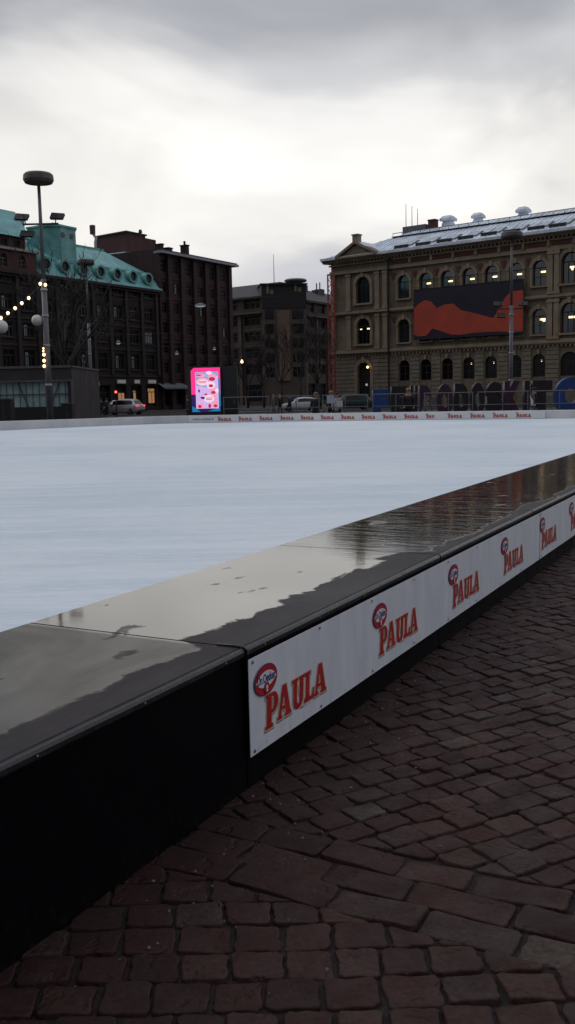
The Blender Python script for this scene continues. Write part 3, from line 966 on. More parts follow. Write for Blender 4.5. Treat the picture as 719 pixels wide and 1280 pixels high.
# ------------------------------------------------------------------ the museum-like palace on the right
def palace():
    fr = Fr(6.94, 140, R(-38.49))
    root = thing('palace_building', fr.o, 'ochre stone palace with arched windows, grey metal roof and a large dark and red banner', 'building')
    H = lambda x, y: hitplane(x, y, fr)
    S = lambda x, y=400: H(x, y)[0]
    zg = 20.6
    L = 60.0
    s_p = S(487)                      # right end of the corner bay
    z12 = H(505, 437)[1]              # moulding above the ground floor
    z23 = H(505, 386)[1]              # moulding between the upper floors
    zar = H(505, 334)[1]              # frieze line
    print('ateneum', s_p, z12, z23, zar, [round(S(x), 2) for x in (505, 532, 559, 586, 614, 644, 674, 690, 712)])
    # window list
    cs = [S(x) for x in (505, 532, 559, 586, 614, 644.5, 674)]
    bigc = S(712.5); wbig = 2 * (bigc - S(701.5))
    more = [bigc + 5.6 + 3.3 * k for k in range(5)]
    w = 1.75
    zz = lambda x, y: H(x, y)[1]
    f1 = (zz(505, 476), zz(505, 450)); f2 = (zz(505, 428), zz(505, 399)); f3 = (zz(505, 373), zz(505, 344))
    bs = S(454.5)
    walls = MB(fr)
    base_top = .9
    # ground floor
    g1 = [(c, w * .95, f1[0], f1[1], True) for c in cs + more] + [(bigc, wbig * 1.05, f1[0], f1[1] + .1, True), (bs, 2.1, 0.15, zz(454, 453), True)]
    wall_row(walls, 0, z12, 0, L, g1, .6)
    g2 = [(c, w, f2[0], f2[1], True) for c in cs + more] + [(bigc, wbig, f2[0], f2[1] + .5, True), (bs, 2.1, zz(454, 430), zz(454, 398), True)]
    wall_row(walls, z12, z23, 0, L, g2, .6)
    g3 = [(c, w, f3[0], f3[1], True) for c in cs + more] + [(bigc, wbig, f3[0], f3[1] + .6, True), (bs, 2.2, zz(454, 379), zz(454, 346), True)]
    wall_row(walls, z23, zg - .5, 0, L, g3, .6)
    walls.box(0, .6, .6, 26, 0, zg - .5); walls.box(L - .6, L, .6, 26, 0, zg - .5); walls.box(.6, L - .6, 25.4, 26, 0, zg - .5)
    walls.build('wall', stone, root)
    # floors inside so that nothing shines through
    core = MB(fr); core.box(.62, L - .62, 1.2, 25.3, 0, zg - .6); core.build('interior', mat('dark_interior', (.01, .009, .009), .9, var=.2), root)
    # rusticated ground floor: courses of blocks
    ru = MB(fr)
    edges = sorted([(c - wv / 2 - .12, c + wv / 2 + .12) for c, wv, *_ in g1])
    x = 0.0; spans = []
    for a, b in edges:
        if a > x: spans.append((x, a))
        x = b
    spans.append((x, L))
    nrow = 11; hh = (z12 - .5 - base_top) / nrow
    rr = random.Random(4)
    for a, b in spans:
        ru.mark()
        for k in range(nrow):
            z0 = base_top + k * hh
            if z0 > f1[1] + .2 and False: continue
            n = max(1, round((b - a) / 1.3))
            off = .0 if k % 2 else .25
            for j in range(n):
                x0 = a + (b - a) * j / n; x1 = a + (b - a) * (j + 1) / n
                ru.box(x0 + .02, x1 - .02, -.11 - rr.uniform(0, .02), -.002, z0 + .05, z0 + hh - .03)
    ru.build_each('rusticated_pier', stone_rust, root)
    pl = MB(fr)
    for a, b in spans: pl.box(a, b, -.18, -.002, 0, base_top)
    pl.build('plinth', mat('grey_granite', (.11, .10, .10), .7, var=.3), root)
    tr = MB(fr)
    # moulding bands
    def band(z, h, pr, a=-.2, b=L + .2, d=0.0): tr.box(a, b, d - pr, d - .004, z, z + h)
    band(z12 - .35, .18, .28); band(z12 - .17, .30, .42); band(z12 + .13, .15, .25)
    band(z23 - .30, .16, .24); band(z23 - .14, .26, .42); band(z23 + .12, .12, .2)
    band(zar - .05, .2, .3); band(zar + .15, .3, .16)
    band(zg - .95, .2, .3)
    # corner bay breaks forward
    for z, h, pr in ((z12 - .17, .30, .55), (z23 - .14, .26, .55), (zar - .05, .22, .45)): tr.box(-.35, s_p, -pr, -.43 if pr > .5 else -.31, z, z + h)
    # dentils
    k = 0.3
    while k < L:
        tr.box(k, k + .22, -.55, -.1, zg - .72, zg - .50); tr.box(k, k + .18, -.30, -.005, z12 - .62, z12 - .38); k += .55
    tr.build('mouldings', stone_trim, root)
    # arches
    ar = MB(fr)
    for c in cs + more:
        for zt_, z0, z1 in ((f3[1], f3[0], f3[1] - w / 2), (f2[1], f2[0], f2[1] - w / 2)):
            ar.mark()
            arch_trim(ar, c, w, zt_, .41, .15)
            ar.prism([(c - .16, zt_ - .05), (c + .16, zt_ - .05), (c + .24, zt_ + .58), (c - .24, zt_ + .58)], -.25, -.16)
            ar.box(c - w / 2 - .34, c - w / 2 - .04, -.12, -.003, z0, z1); ar.box(c + w / 2 + .04, c + w / 2 + .34, -.12, -.003, z0, z1)
            ar.box(c - w / 2 - .42, c - w / 2 - .02, -.2, -.003, z1, z1 + .22); ar.box(c + w / 2 + .02, c + w / 2 + .42, -.2, -.003, z1, z1 + .22)
            ar.box(c - w / 2 - .3, c + w / 2 + .3, -.26, -.003, z0 - .2, z0)
        ar.mark()
        ar.prism([(c - .14, f1[1] - .05), (c + .14, f1[1] - .05), (c + .2, f1[1] + .55), (c - .2, f1[1] + .55)], -.24, -.12)
    for c, ww, (za, zb) in ((bigc, wbig, (f3[0], f3[1] + .6)), (bigc, wbig, (f2[0], f2[1] + .5)), (bs, 2.2, (g3[-1][2], g3[-1][3])), (bs, 2.1, (g2[-1][2], g2[-1][3])), (bs, 2.1, (.15, g1[-1][3]))):
        ar.mark(); arch_trim(ar, c, ww, zb, .5, .2)
        if za > 1: ar.box(c - ww / 2 - .5, c + ww / 2 + .5, -.3, -.003, za - .25, za)
        ar.box(c - ww / 2 - .5, c - ww / 2 - .06, -.16, -.003, za, zb - ww / 2); ar.box(c + ww / 2 + .06, c + ww / 2 + .5, -.16, -.003, za, zb - ww / 2)
        ar.prism([(c - .2, zb - .05), (c + .2, zb - .05), (c + .28, zb + .75), (c - .28, zb + .75)], -.34, -.21)
    ar.build_each('window_surround', stone_trim, root)
    # pilasters
    pi = MB(fr)
    def pil(x0, x1, z0, z1, pr=.25):
        pi.mark(); pi.box(x0, x1, -pr, -.004, z0, z1); pi.box(x0 - .1, x1 + .1, -pr - .08, -.004, z1 - .45, z1 - .1); pi.box(x0 - .1, x1 + .1, -pr - .08, -.004, z0, z0 + .4)
    for xa in (.05, bs - 2.75, bs + 2.05, s_p - .95):
        for z0, z1 in ((z12 + .28, z23 - .3), (z23 + .24, zar - .05)): pil(xa, xa + .7, z0, z1)
    for xa in (S(685), S(693)):
        for z0, z1 in ((z12 + .28, z23 - .3), (z23 + .24, zar - .05)): pil(xa, xa + .65, z0, z1, .3)
    pi.build_each('pilaster', stone_trim, root)
    rp = MB(fr)
    for xa in (S(689.3), S(697.5)): 
        for z0, z1 in ((z12 + .6, z23 - .6), (z23 + .5, zar - .4)): rp.mark(); rp.box(xa, xa + .42, -.1, -.004, z0, z1)
    for i in range(len(cs) + 1):
        a = (cs[i - 1] if i else cs[0] - 3.3); b = (cs[i] if i < len(cs) else cs[-1] + 3.2); m = (a + b) / 2
        rp.mark(); rp.prism([(m - .42, f3[1] + .42), (m + .42, f3[1] + .42), (m, f3[1] - .55)], -.08, -.004)
        rp.mark(); rp.prism([(m - .4, f2[1] + .42), (m + .4, f2[1] + .42), (m, f2[1] - .5)], -.08, -.004)
    k = s_p + .6
    while k < L - 3: rp.mark(); rp.box(k, k + 2.3, -.07, -.004, zar + .55, zg - 1.1); k += 3.25
    rp.build_each('red_panel', red_panel, root)
    fz = MB(fr); k = s_p + .6 - .62
    while k < L - 3: fz.mark(); fz.box(k, k + .34, -.3, -.004, zar + .48, zg - .96); k += 3.25
    fz.build_each('frieze_bracket', stone_trim, root)
    # windows
    lamp3 = [(.35, 1.35, .62, .22)]
    h3 = f3[1] - f3[0]; h2 = f2[1] - f2[0]
    for i, c in enumerate(cs + more):
        # lamps are seen in every upper window but the first, upper storey at the middle of the glass
        window(root, fr, c, w, f3[0], f3[1], True, lit=None if i == 0 else [(.30, h3 * .52, .72, .20)])
        window(root, fr, c, w, f2[0], f2[1], True, lit=[(.30, h2 * .55, .75, .24), (.5, h2 * .50, .3, .16)] if i >= 5 else None)
        window(root, fr, c, w * .95, f1[0], f1[1], True, gm_=glass_dark, lit=[(.25, h2 * .60, .14, .2)] if i in (3, 4, 6) else None)
    window(root, fr, bigc, wbig, f3[0], f3[1] + .6, True, style='triple', lit=[(.25, h3 * .58, .9, .24), (.1, h3 * .5, .2, .3)])
    window(root, fr, bigc, wbig, f2[0], f2[1] + .5, True, style='triple', lit=[(.2, h2 * .56, .95, .24)])
    window(root, fr, bigc, wbig * 1.05, f1[0], f1[1] + .1, True, style='triple', gm_=glass_dark)
    window(root, fr, bs, 2.2, g3[-1][2], g3[-1][3], True, style='triple', gm_=glass_dark)
    window(root, fr, bs, 2.1, g2[-1][2], g2[-1][3], True, style='triple', gm_=glass_dark, lit=[(-.62, 2.0, .3, .14), (.6, 2.0, .4, .18)])
    # entrance
    d = MB(fr); zt = g1[-1][3]
    d.prism([(bs - 1.02, .16)] + arc(bs, zt - 1.05, 1.03, 1.03, 180, 0, 12) + [(bs + 1.02, .16)], .35, .45); d.build('door', mat('dark_wood_door', (.012, .008, .008), .5, var=.2), root)
    sp = MB(fr); sp.box(bs - 1.6, bs + 1.6, -1.0, .3, 0, .15); sp.build('doorstep', kerbm, root)
    for (lx, lz) in ((S(461.5), zz(461, 459)), (S(460), zz(460, 481))):
        wl = MB(fr); wl.ball((lx, -.5, lz), .17, 8); o = wl.build('wall_lamp', lamp_glow if lz > 3.6 else dim_light, root, smooth=True)
        ws = MB(fr); ws.box(lx - .04, lx + .04, -.5, -.02, lz - .25, lz - .18); s_ = ws.build('bracket', black, None); s_.parent = o; s_.data.transform(Matrix.Translation(-root.location))
    # drain pipe
    dp = MB(fr); dp.tube([(s_p + .1, -.45, 0), (s_p + .1, -.45, zg - .6)], .13, 8); dp.box(s_p - .25, s_p + .45, -.7, -.32, zg - .9, zg - .3)
    dp.build('drain_pipe', black, root)
    # gutter cornice
    gt = MB(fr)
    prof = [(-.003, zg - .5), (-.65, zg - .5), (-.75, zg - .35), (-1.0, zg - .25), (-1.05, zg), (.6, zg + .12), (.6, zg - .45)]
    def sweep(mb, prof, s0, s1):
        n = len(prof); mb.poly([(s0, a, b) for a, b in prof] + [(s1, a, b) for a, b in prof], [tuple(range(n)), tuple(range(2 * n - 1, n - 1, -1))] + [(i, (i + 1) % n, (i + 1) % n + n, i + n) for i in range(n)])
    sweep(gt, prof, -1.0, L + 1); gt.box(-1.0, .2, .61, 26.5, zg - .45, zg + .02)
    gt.build('cornice', stone_trim, root)
    gu = MB(fr); gu.box(-1.1, L + 1.1, -1.16, -1.03, zg - .12, zg + .22); gu.box(-1.15, -1.02, -1.02, 27, zg - .12, zg + .2)
    gu.build('gutter', zinc, root)
    # hip roof
    dr = 9.0
    s_r, z_r = hitplane(518, 287, fr, dr)
    z2 = hitplane(700, 264.5, fr, dr)[1]
    print('ridge', s_r, z_r, z2)
    zr = (z_r + z2) / 2
    rf = MB(fr)
    e = -1.05
    A = (-1.05, e, zg + .1); B = (L + 1.05, e, zg + .1); C = (s_r, dr, zr); Dd = (L + 1, dr, zr); E_ = (-1.05, 27, zg + .1); G_ = (s_r, 17, zr); H_ = (L + 1, 17, zr); I_ = (L + 1.05, 27, zg + .1)
    rf.poly([A, B, Dd, C, E_, G_, H_, I_], [(0, 1, 2, 3), (0, 3, 5, 4), (3, 2, 6, 5), (4, 5, 6, 7), (1, 7, 6, 2)])
    rf.build('roof', zinc, root)
    sl = (zr - zg - .1) / (dr - e)
    rz = lambda d_: zg + .1 + (d_ - e) * sl
    seam = MB(fr); k = -.6
    while k < L:
        dmax = min(dr, e + (k + 1.05) / (s_r + 1.05) * (dr - e)) if k < s_r else dr
        if dmax > e + .6: seam.poly([(k + a, d_, rz(d_) + h) for d_ in (e + .1, dmax - .05) for a, h in ((-.03, 0), (-.03, .07), (.03, .07), (.03, 0))], [(0, 1, 5, 4), (1, 2, 6, 5), (2, 3, 7, 6), (0, 3, 2, 1), (4, 5, 6, 7)])
        k += .8
    seam.build('roof_seams', zinc, root)
    # skylights, each with a black strip standing in for the shadow below it
    for i, (x, y) in enumerate([(513, 305), (540, 301.5), (566.5, 297.5), (593, 293.5), (622, 289), (650.5, 285.5), (681, 281.5), (708, 278)]):
        # find depth where the ray meets the roof plane
        best = None
        r = ray(x, y); o_ = Vector((0, 0, CAM_H))
        for t_ in range(1000, 2000):
            P = o_ + r * (t_ * .12); dd = (P - fr.o).dot(fr.v)
            if dd > e and P.z < rz(dd): best = ((P - fr.o).dot(fr.u), dd); break
        if not best: continue
        s0, dd = best
        def q4(a0, a1, d0_, d1_, h0, h1): return [(s0 + a, dd + b, rz(dd + b) + h) for a, b in ((a0, d0_), (a1, d0_), (a1, d1_), (a0, d1_)) for h in (h0, h1)]
        FX = [(0, 2, 3, 1), (2, 4, 5, 3), (4, 6, 7, 5), (6, 0, 1, 7), (1, 3, 5, 7), (0, 6, 4, 2)]
        sk = MB(fr); sk.poly(q4(-.85, .85, -1.0, 1.0, 0, .14), FX); o = sk.build('skylight', zinc_dark, root)
        gl = MB(fr); gl.poly(q4(-.65, .65, -.8, .8, .142, .16), FX); q2 = gl.build('pane', mat('skylight_glass', (.40, .46, .54), .15, .2, var=.1), None); q2.parent = o; q2.data.transform(Matrix.Translation(-root.location))
        sg = MB(fr); sg.poly(q4(-1.5, .7, -1.75, -1.62, .0, .42), FX); sg.build('shadow_strip', black, root)
    # roof walkway rail near the ridge
    wk = MB(fr); zk = rz(6.4)
    wk.box(s_r - 2, L, 6.35, 6.42, zk + .55, zk + .63); wk.box(s_r - 2, L, 6.0, 6.7, zk + .05, zk + .12)
    k = s_r - 2
    while k < L: wk.box(k, k + .05, 6.36, 6.41, zk, zk + .6); k += 1.5
    wk.build('roof_walkway', zinc_dark, root)
    # vents
    for x, yt, yb, wpx in ((560.5, 270, 283, 17), (598, 266.5, 279, 14), (654.5, 259, 273, 15)):
        dq = 10.5; s0, zt_ = hitplane(x, yt, fr, dq); zb_ = hitplane(x, yb, fr, dq)[1] - .8; hw = wpx / 1200 * 125 / .95 / 2
        v = MB(fr)
        def rb(f, z0, z1, f2=None):
            f2 = f2 or f; a, b = hw * f, hw * f2
            v.poly([(s0 - a, dq - a, z0), (s0 + a, dq - a, z0), (s0 + a, dq + a, z0), (s0 - a, dq + a, z0), (s0 - b, dq - b, z1), (s0 + b, dq - b, z1), (s0 + b, dq + b, z1), (s0 - b, dq + b, z1)],
                   [(0, 3, 2, 1), (4, 5, 6, 7), (0, 1, 5, 4), (1, 2, 6, 5), (2, 3, 7, 6), (3, 0, 4, 7)])
        h = zt_ - zb_
        rb(.74, zb_, zb_ + h * .55); rb(.62, zb_ + h * .55, zb_ + h * .68); rb(.98, zb_ + h * .68, zb_ + h * .82); rb(.98, zb_ + h * .82 + .01, zt_, .6)
        v.build('roof_vent', zinc, root)
    s0, zt_ = hitplane(541.5, 276, fr, 9.5); v = MB(fr); v.box(s0 - .55, s0 + .55, 9, 10, zt_ - 2, zt_); v.box(s0 - .62, s0 + .62, 8.93, 10.07, zt_ + .003, zt_ + .15); v.build('chimney', red_brick, root)
    s0, zt_ = hitplane(517, 283.5, fr, 9.2); v = MB(fr); v.box(s0 - 1.6, s0 + 2.2, 8.8, 10.5, zt_ - 1.5, zt_ + .1); v.build('plant_box', zinc_dark, root)
    for x, yt in ((507.5, 255), (515, 257.5), (522, 261)):
        s0, z1_ = hitplane(x, yt, fr, 9.5); z0_ = hitplane(x, 287, fr, 9.5)[1] - .6
        v = MB(fr); v.tube([(s0, 9.5, z0_), (s0, 9.5, z1_)], .06, 6, .035); v.build('antenna', pole_mat, root)
    # pediment over the corner bay
    pa, pz = H(450, 306); pl_, _ = H(429, 325); prr, _ = H(473, 318)
    zb = zg - .1
    pd = MB(fr)
    pd.prism([(pl_, zb), (prr, zb), (pa, pz)], -1.02, .4)
    pd.build('pediment', stone, root)
    pt = MB(fr)
    for (x0, x1) in ((pl_ - .5, pa), (prr + .5, pa)):
        pt.prism([(x0, zb + .0), (x1, pz + .05), (x1, pz + .45), (x0, zb + .4)] if x0 < x1 else [(x1, pz + .05), (x0, zb + .0), (x0, zb + .4), (x1, pz + .45)], -1.35, .6)
    pt.box(pl_ - .2, prr + .2, -1.3, -1.021, zb, zb + .22)
    pt.box(pa - .45, pa + .45, -1.2, -.3, pz + .3, pz + 1.15); pt.box(pa - .55, pa + .55, -1.3, -.2, pz + 1.153, pz + 1.32)
    pt.build('pediment_trim', stone_trim, root)
    prf = MB(fr)
    prf.poly([(pl_ - .4, -1.3, zb + .42), (pa, -1.3, pz + .48), (prr + .4, -1.3, zb + .42), (pl_ - .4, 6, zb + .42), (pa, 6, pz + .48), (prr + .4, 6, zb + .42)], [(0, 1, 4, 3), (1, 2, 5, 4), (3, 4, 5)])
    prf.build('pediment_roof', zinc, root)
    # large hanging picture: generic warm shapes on a dark blue ground
    return root, fr


pal, PALF = palace()


def facade_banner():
    fr = PALF
    c = [hitplane(x, y, fr, -.7) for x, y in ((517, 362.5), (654.8, 349.5), (654.8, 416.5), (518, 424))]
    s0, s1 = c[0][0], c[1][0]; z1 = (c[0][1] + c[1][1]) / 2; z0 = (c[2][1] + c[3][1]) / 2
    print('banner', s0, s1, z0, z1)
    t = thing('facade_banner', fr.p(s0, -.7, z0), 'wide dark blue banner with flat orange red shapes hung over the palace windows', 'banner')
    b = MB(fr); b.box(s0, s1, -.70, -.64, z0, z1); b.build('banner_sheet', mat('navy_cloth', (.010, .006, .020), .7, var=.25, vscale=.6), t)
    W_, H_ = s1 - s0, z1 - z0
    # a plain rolling band of colour, not the picture itself
    up_ = [(0, .62), (.05, .72), (.11, .78), (.17, .74), (.22, .60), (.30, .66), (.38, .66), (.45, .52), (.55, .46), (.66, .38), (.74, .32), (.79, .48), (.84, .68), (.90, .80), (1, .80)]
    lo_ = [(1, .03), (.92, .03), (.82, .05), (.70, .06), (.58, .06), (.46, .04), (.36, .05), (.26, .14), (.18, .20), (.12, .06), (.04, .06), (0, .10)]
    pts = [(s0 + .05 + (W_ - .1) * a, z0 + H_ * b_) for a, b_ in up_ + lo_]
    me = curve_mesh([pts])
    g_ = join_layers('colour_field', [(me, 0, 0, .0, mat('orange_red_cloth', (.42, .052, .026), .7, var=.22, vscale=.5))])
    o = bpy.data.objects.new('colour_field', g_); COL.objects.link(o); o.parent = t
    for v in g_.vertices: v.co = fr.p(v.co.x, -.712, v.co.z) - t.location
    bpy.data.meshes.remove(me)
    fb = MB(fr)
    for z in (z0 - .06, z1): fb.mark(); fb.box(s0 - .05, s1 + .05, -.74, -.6, z, z + .06)
    for k in range(5):
        x = s0 + .5 + (W_ - 1) * k / 4; fb.mark(); fb.box(x - .03, x + .03, -.6, -.2, z1 - .1, z1 - .04)
    fb.build_each('batten', black, t)


facade_banner()


# ------------------------------------------------------------------ left-hand street block
STF = Fr(-9.0, 160.0, math.atan2(.861, .509))      # s negative towards the camera, d into the block
def HS(x, y, d=0.0): return hitplane(x, y, STF, d)


def green_block():
    fr = STF
    root = thing('copper_roof_building', fr.p(-50, 0, 0), 'dark stone office block with green copper mansard roof and round dormers', 'building')
    sR = HS(199, 400)[0]; sL = -75.0
    zE = (HS(58, 344)[1] + HS(198, 362)[1]) / 2
    bay = (HS(186, 400)[0] - HS(127, 400)[0]) / 3
    c0 = HS(186, 400)[0]
    sP = HS(44, 330)[0]          # right end of the taller left part
    print('green', sL, sR, zE, bay, sP)
    cs = []
    c = c0
    while c > sL + bay: cs.append(c); c -= bay
    ww = bay * .55
    walls = MB(fr); zf = [0, 4.9, 8.6, 11.9, 15.2, zE]
    shop = [(c, bay * .72, .5, 3.6, False) for c in cs]
    wall_row(walls, 0, zf[1], sL, sR, shop, .6)
    for k in range(1, 5):
        h = zf[k + 1] - zf[k]
        wall_row(walls, zf[k], zf[k + 1], sL, sR, [(c, ww, zf[k] + .9, zf[k] + h * .83, False) for c in cs], .5)
    walls.box(sR - .5, sR, .5, 16, 0, zE); walls.box(sL, sR, 15.5, 16, 0, zE)
    walls.build('wall', granite_dark, root)
    co = MB(fr); co.box(sL, sR - .6, 1.0, 15, 0, zE - .1); co.build('interior', MATS['dark_interior'], root)
    t = MB(fr)
    for k in (1, 2, 3): t.box(sL, sR + .1, -.12, -.004, zf[k] - .15, zf[k] + .12)
    t.box(sL, sR + .3, -.35, -.004, zE - .75, zE - .45); t.box(sL, sR + .5, -.7, -.004, zE - .44, zE - .1)
    c = cs[0] + bay / 2
    pp = MB(fr)
    while c > sL: pp.mark(); pp.box(c - .28, c + .28, -.3, -.004, 5.05, zE - .76); c -= bay
    pp.build_each('pilaster', granite_trim, root)
    for c in cs:
        for k in range(1, 5): t.box(c - ww / 2 - .12, c + ww / 2 + .12, -.16, -.004, zf[k] + .72, zf[k] + .9)
    t.build('mouldings', granite_trim, root)
    rr = random.Random(11)
    for i, c in enumerate(cs):
        for k in range(1, 5):
            h = zf[k + 1] - zf[k]; H_ = h * .83 - .9
            bl = None
            if rr.random() < .3: bl = (-ww * .3, -ww * .05, .2, H_ - .3)
            if i == 0 and k == 2: bl = (-ww * .42, ww * .42, .15, H_ - .1)
            window(root, fr, c, ww, zf[k] + .9, zf[k] + h * .83, False, style='triple', fm=frame_pale if (k in (2, 3) and rr.random() < .5) else frame_dark, gm_=glass_dull, blind=bl, d=.12)
    # shop windows; some lit inside
    sign = mat('pale_shop_sign', (.3, .29, .28), .5, emit=(.8, .78, .74), estr=.10, var=.1)
    lit_shop = mat('lit_shop_inside', (.2, .12, .07), .6, emit=(1, .48, .20), estr=.28, var=.2)
    for i, c in enumerate(cs[:9]):
        fo = window(root, fr, c, bay * .72, .5, 3.6, False, gm_=glass_dull, nm='shop_window', style='triple')
        if i in (0, 1, 2):
            lb = MB(Fr(0, 0, 0)); lb.box(-bay * .12, bay * (.30 if i != 1 else .05), .02, .05, .5, 2.6 - .3 * i); o = lb.build('display', lit_shop, None); o.parent = fo
            for q_ in range(4):
                pass
        if i in (0, 1, 2):
            sg = MB(fr); a = .8 if i != 1 else .5
            sg.box(c - bay * .30 * a, c + bay * .30 * a, -.3, -.1, 3.85, 4.35); sg.build('shop_sign', sign, root)
    # mansard
    m = MB(fr)
    z_b = zE + (HS(126, 333.8, .9)[1] - zE) * 1.0
    dS, dT = 1.0, 8.0
    z_t = HS(130, 314, dT)[1]
    print('mansard', zE, z_b, z_t)
    a0, a1 = sP, sR + .4
    prof = [(-.6, zE - .08), (-.1, zE + .5), (dS, z_b), (dT, z_t), (16, z_t), (16, zE - .08)]
    n = len(prof)
    ins = [0, .2, 1.0, 3.0, 3.0, 0]
    m.poly([(a0, d_, z) for d_, z in prof] + [(a1 - i_, d_, z) for (d_, z), i_ in zip(prof, ins)], [tuple(range(n)), tuple(range(2 * n - 1, n - 1, -1))] + [(i, (i + 1) % n, (i + 1) % n + n, i + n) for i in range(n)])
    rf = m.build('roof', copper, root)
    ed = MB(fr); ed.box(a0, a1 - 1.0, dS - .18, dS + .1, z_b - .12, z_b + .14); ed.box(a0, a1 - 3.0, dT - .15, dT + .15, z_t - .1, z_t + .25)
    ed.build('roof_trim', copper_trim, root)
    # box on the ridge at the right
    bx = MB(fr); s0 = HS(157, 330, 8)[0]; s1 = HS(181, 330, 8)[0]; zb = HS(181, 316, 8)[1]
    bx.poly([(s0 - 2, 7.2, z_t - .8), (s1, 7.2, z_t - 2.2), (s1, 7.2, zb), (s0 - 1, 7.2, z_t + .3), (s0 - 2, 12, z_t - .8), (s1, 12, z_t - 2.2), (s1, 12, zb), (s0 - 1, 12, z_t + .3)], [(0, 1, 2, 3), (7, 6, 5, 4), (0, 4, 5, 1), (1, 5, 6, 2), (2, 6, 7, 3), (3, 7, 4, 0)])
    bx.build('roof_box', copper, root)
    for c in cs:
        if c < sP + .6: break
        dm = MB(fr); zc = (zE + z_b) / 2 + .25; rw, rh = bay * .30, (z_b - zE) * .40
        E1 = [(c + rw * math.cos(a), zc + rh * math.sin(a)) for a in [2 * math.pi * k / 20 for k in range(20)]]
        E2 = [(c + rw * .68 * math.cos(a), zc + rh * .72 * math.sin(a)) for a in [2 * math.pi * k / 20 for k in range(20)]]
        for k in range(20): dm.prism([E1[k], E1[(k + 1) % 20], E2[(k + 1) % 20], E2[k]], -.35, 1.2)
        o = dm.build('dormer', copper_trim, root)
        gp = MB(fr); gp.prism(E2, -.05, .0); q_ = gp.build('pane', glass_dark, None); q_.parent = o; q_.data.transform(Matrix.Translation(-root.location))
        gb = MB(fr); gb.box(c - .05, c + .05, -.1, -.052, zc - rh * .7, zc + rh * .7); gb.box(c - rw * .65, c + rw * .65, -.1, -.052, zc - .05, zc + .05); q_ = gb.build('glazing_bar', frame_dark, None); q_.parent = o; q_.data.transform(Matrix.Translation(-root.location))
    # turret
    tu = MB(fr); s0 = HS(62.5, 300, 2)[0]; s1 = HS(97, 300, 2)[0]; zt = HS(80, 286, 2)[1]
    oc = [(s0, 2.5), (s0 + 1.2, 1.2), (s1 - 1.2, 1.2), (s1, 2.5), (s1, 6), (s0, 6)]
    tu.slab(oc, zE + 1.5, zt)
    tu.slab([(s0 - .12, 2.4), (s0 + 1.1, 1.05), (s1 - 1.1, 1.05), (s1 + .12, 2.4), (s1 + .12, 6.1), (s0 - .12, 6.1)], zt + .003, zt + .25)
    k = len(oc); cx, cy = (s0 + s1) / 2, 3.8
    tu.poly([(a, b, zt + .253) for a, b in oc] + [(cx, cy, zt + 1.0)], [(i, (i + 1) % k, k) for i in range(k)])
    tu.build('turret', copper, root)
    tw = MB(fr)
    for xx in (.3, .62): x = s0 + (s1 - s0) * xx; tw.lathe(0, 0, [(.001, 0), (.001, .001)], 3) if False else tw.prism([(x + .35 * math.cos(a), zt - 1.0 + .35 * math.sin(a)) for a in [2 * math.pi * q / 14 for q in range(14)]], 1.12, 1.18)
    tw.build('turret_window', glass_dark, root)
    # taller brick part at the left
    zW = HS(22, 314, -.3)[1]; zV = HS(22, 340)[1]
    zU = HS(16, 296, 1.0)[1]
    print('left part', zV, zW, zU)
    fa = MB(fr)
    acs = [HS(x, 330, -.3)[0] for x in (28, 5)]; step = acs[0] - acs[1]
    acs = acs + [acs[1] - step * k for k in range(1, 6)]
    wall_row(fa, zE - .1, zW, sL, sP, [(c, step * .38, zE + .3, zW - .45, True) for c in acs], .4, -.3)
    fa.build('attic_wall', red_brick, root)
    for c in acs: window(root, fr, c, step * .38, zE + .3, zW - .45, True, d=-.12, gm_=glass_dull, fm=frame_pale)
    at = MB(fr); at.box(sL, sP + .3, -.65, -.0, zW + .003, zW + .28); at.build('attic_cornice', mat('pale_stone_cornice', (.30, .28, .27), .7, var=.2), root)
    s31 = HS(31.5, 305, 1)[0]
    up_ = MB(fr); n_ = 0
    wl = []
    c = s31 - 1.4
    while c > sL + 1: wl.append((c, 1.1, zW + .7, zU - .35, False)); c -= 2.1
    wall_row(up_, zW + .284, zU, sL, s31, wl, .4, 1.0); up_.box(s31 - .4, s31, 1.41, 9, zW + .284, zU); up_.build('upper_attic_wall', red_brick, root)
    for c, w_, a, b, _ in wl[:8]: window(root, fr, c, w_, a, b, False, d=1.15, gm_=glass_dull, style='plain', fm=frame_pale)
    z0t = HS(2, 264, 6)[1]
    ur = MB(fr); s26 = HS(26.5, 280, 5)[0]
    ur.poly([(sL, .4, zU + .004), (s31 + .5, .4, zU + .004), (s31 + .5, 11, zU + .004), (sL, 11, zU + .004), (sL, 5, z0t), (s26 - 1, 5, z0t), (s26 - 1, 11, z0t), (sL, 11, z0t)],
            [(0, 1, 5, 4), (1, 2, 6, 5), (2, 3, 7, 6), (3, 0, 4, 7), (4, 5, 6, 7), (0, 3, 2, 1)])
    zst = HS(22, 274, 5)[1]
    ur.box(s26 - 3.6, s26, 4.4, 10, zU + .1, zst); ur.box(s26 - 8, s26 - 3.61, 5.2, 10, zU + .1, zst + 1.0)
    ur.build('attic_roof', copper, root)


green_block()


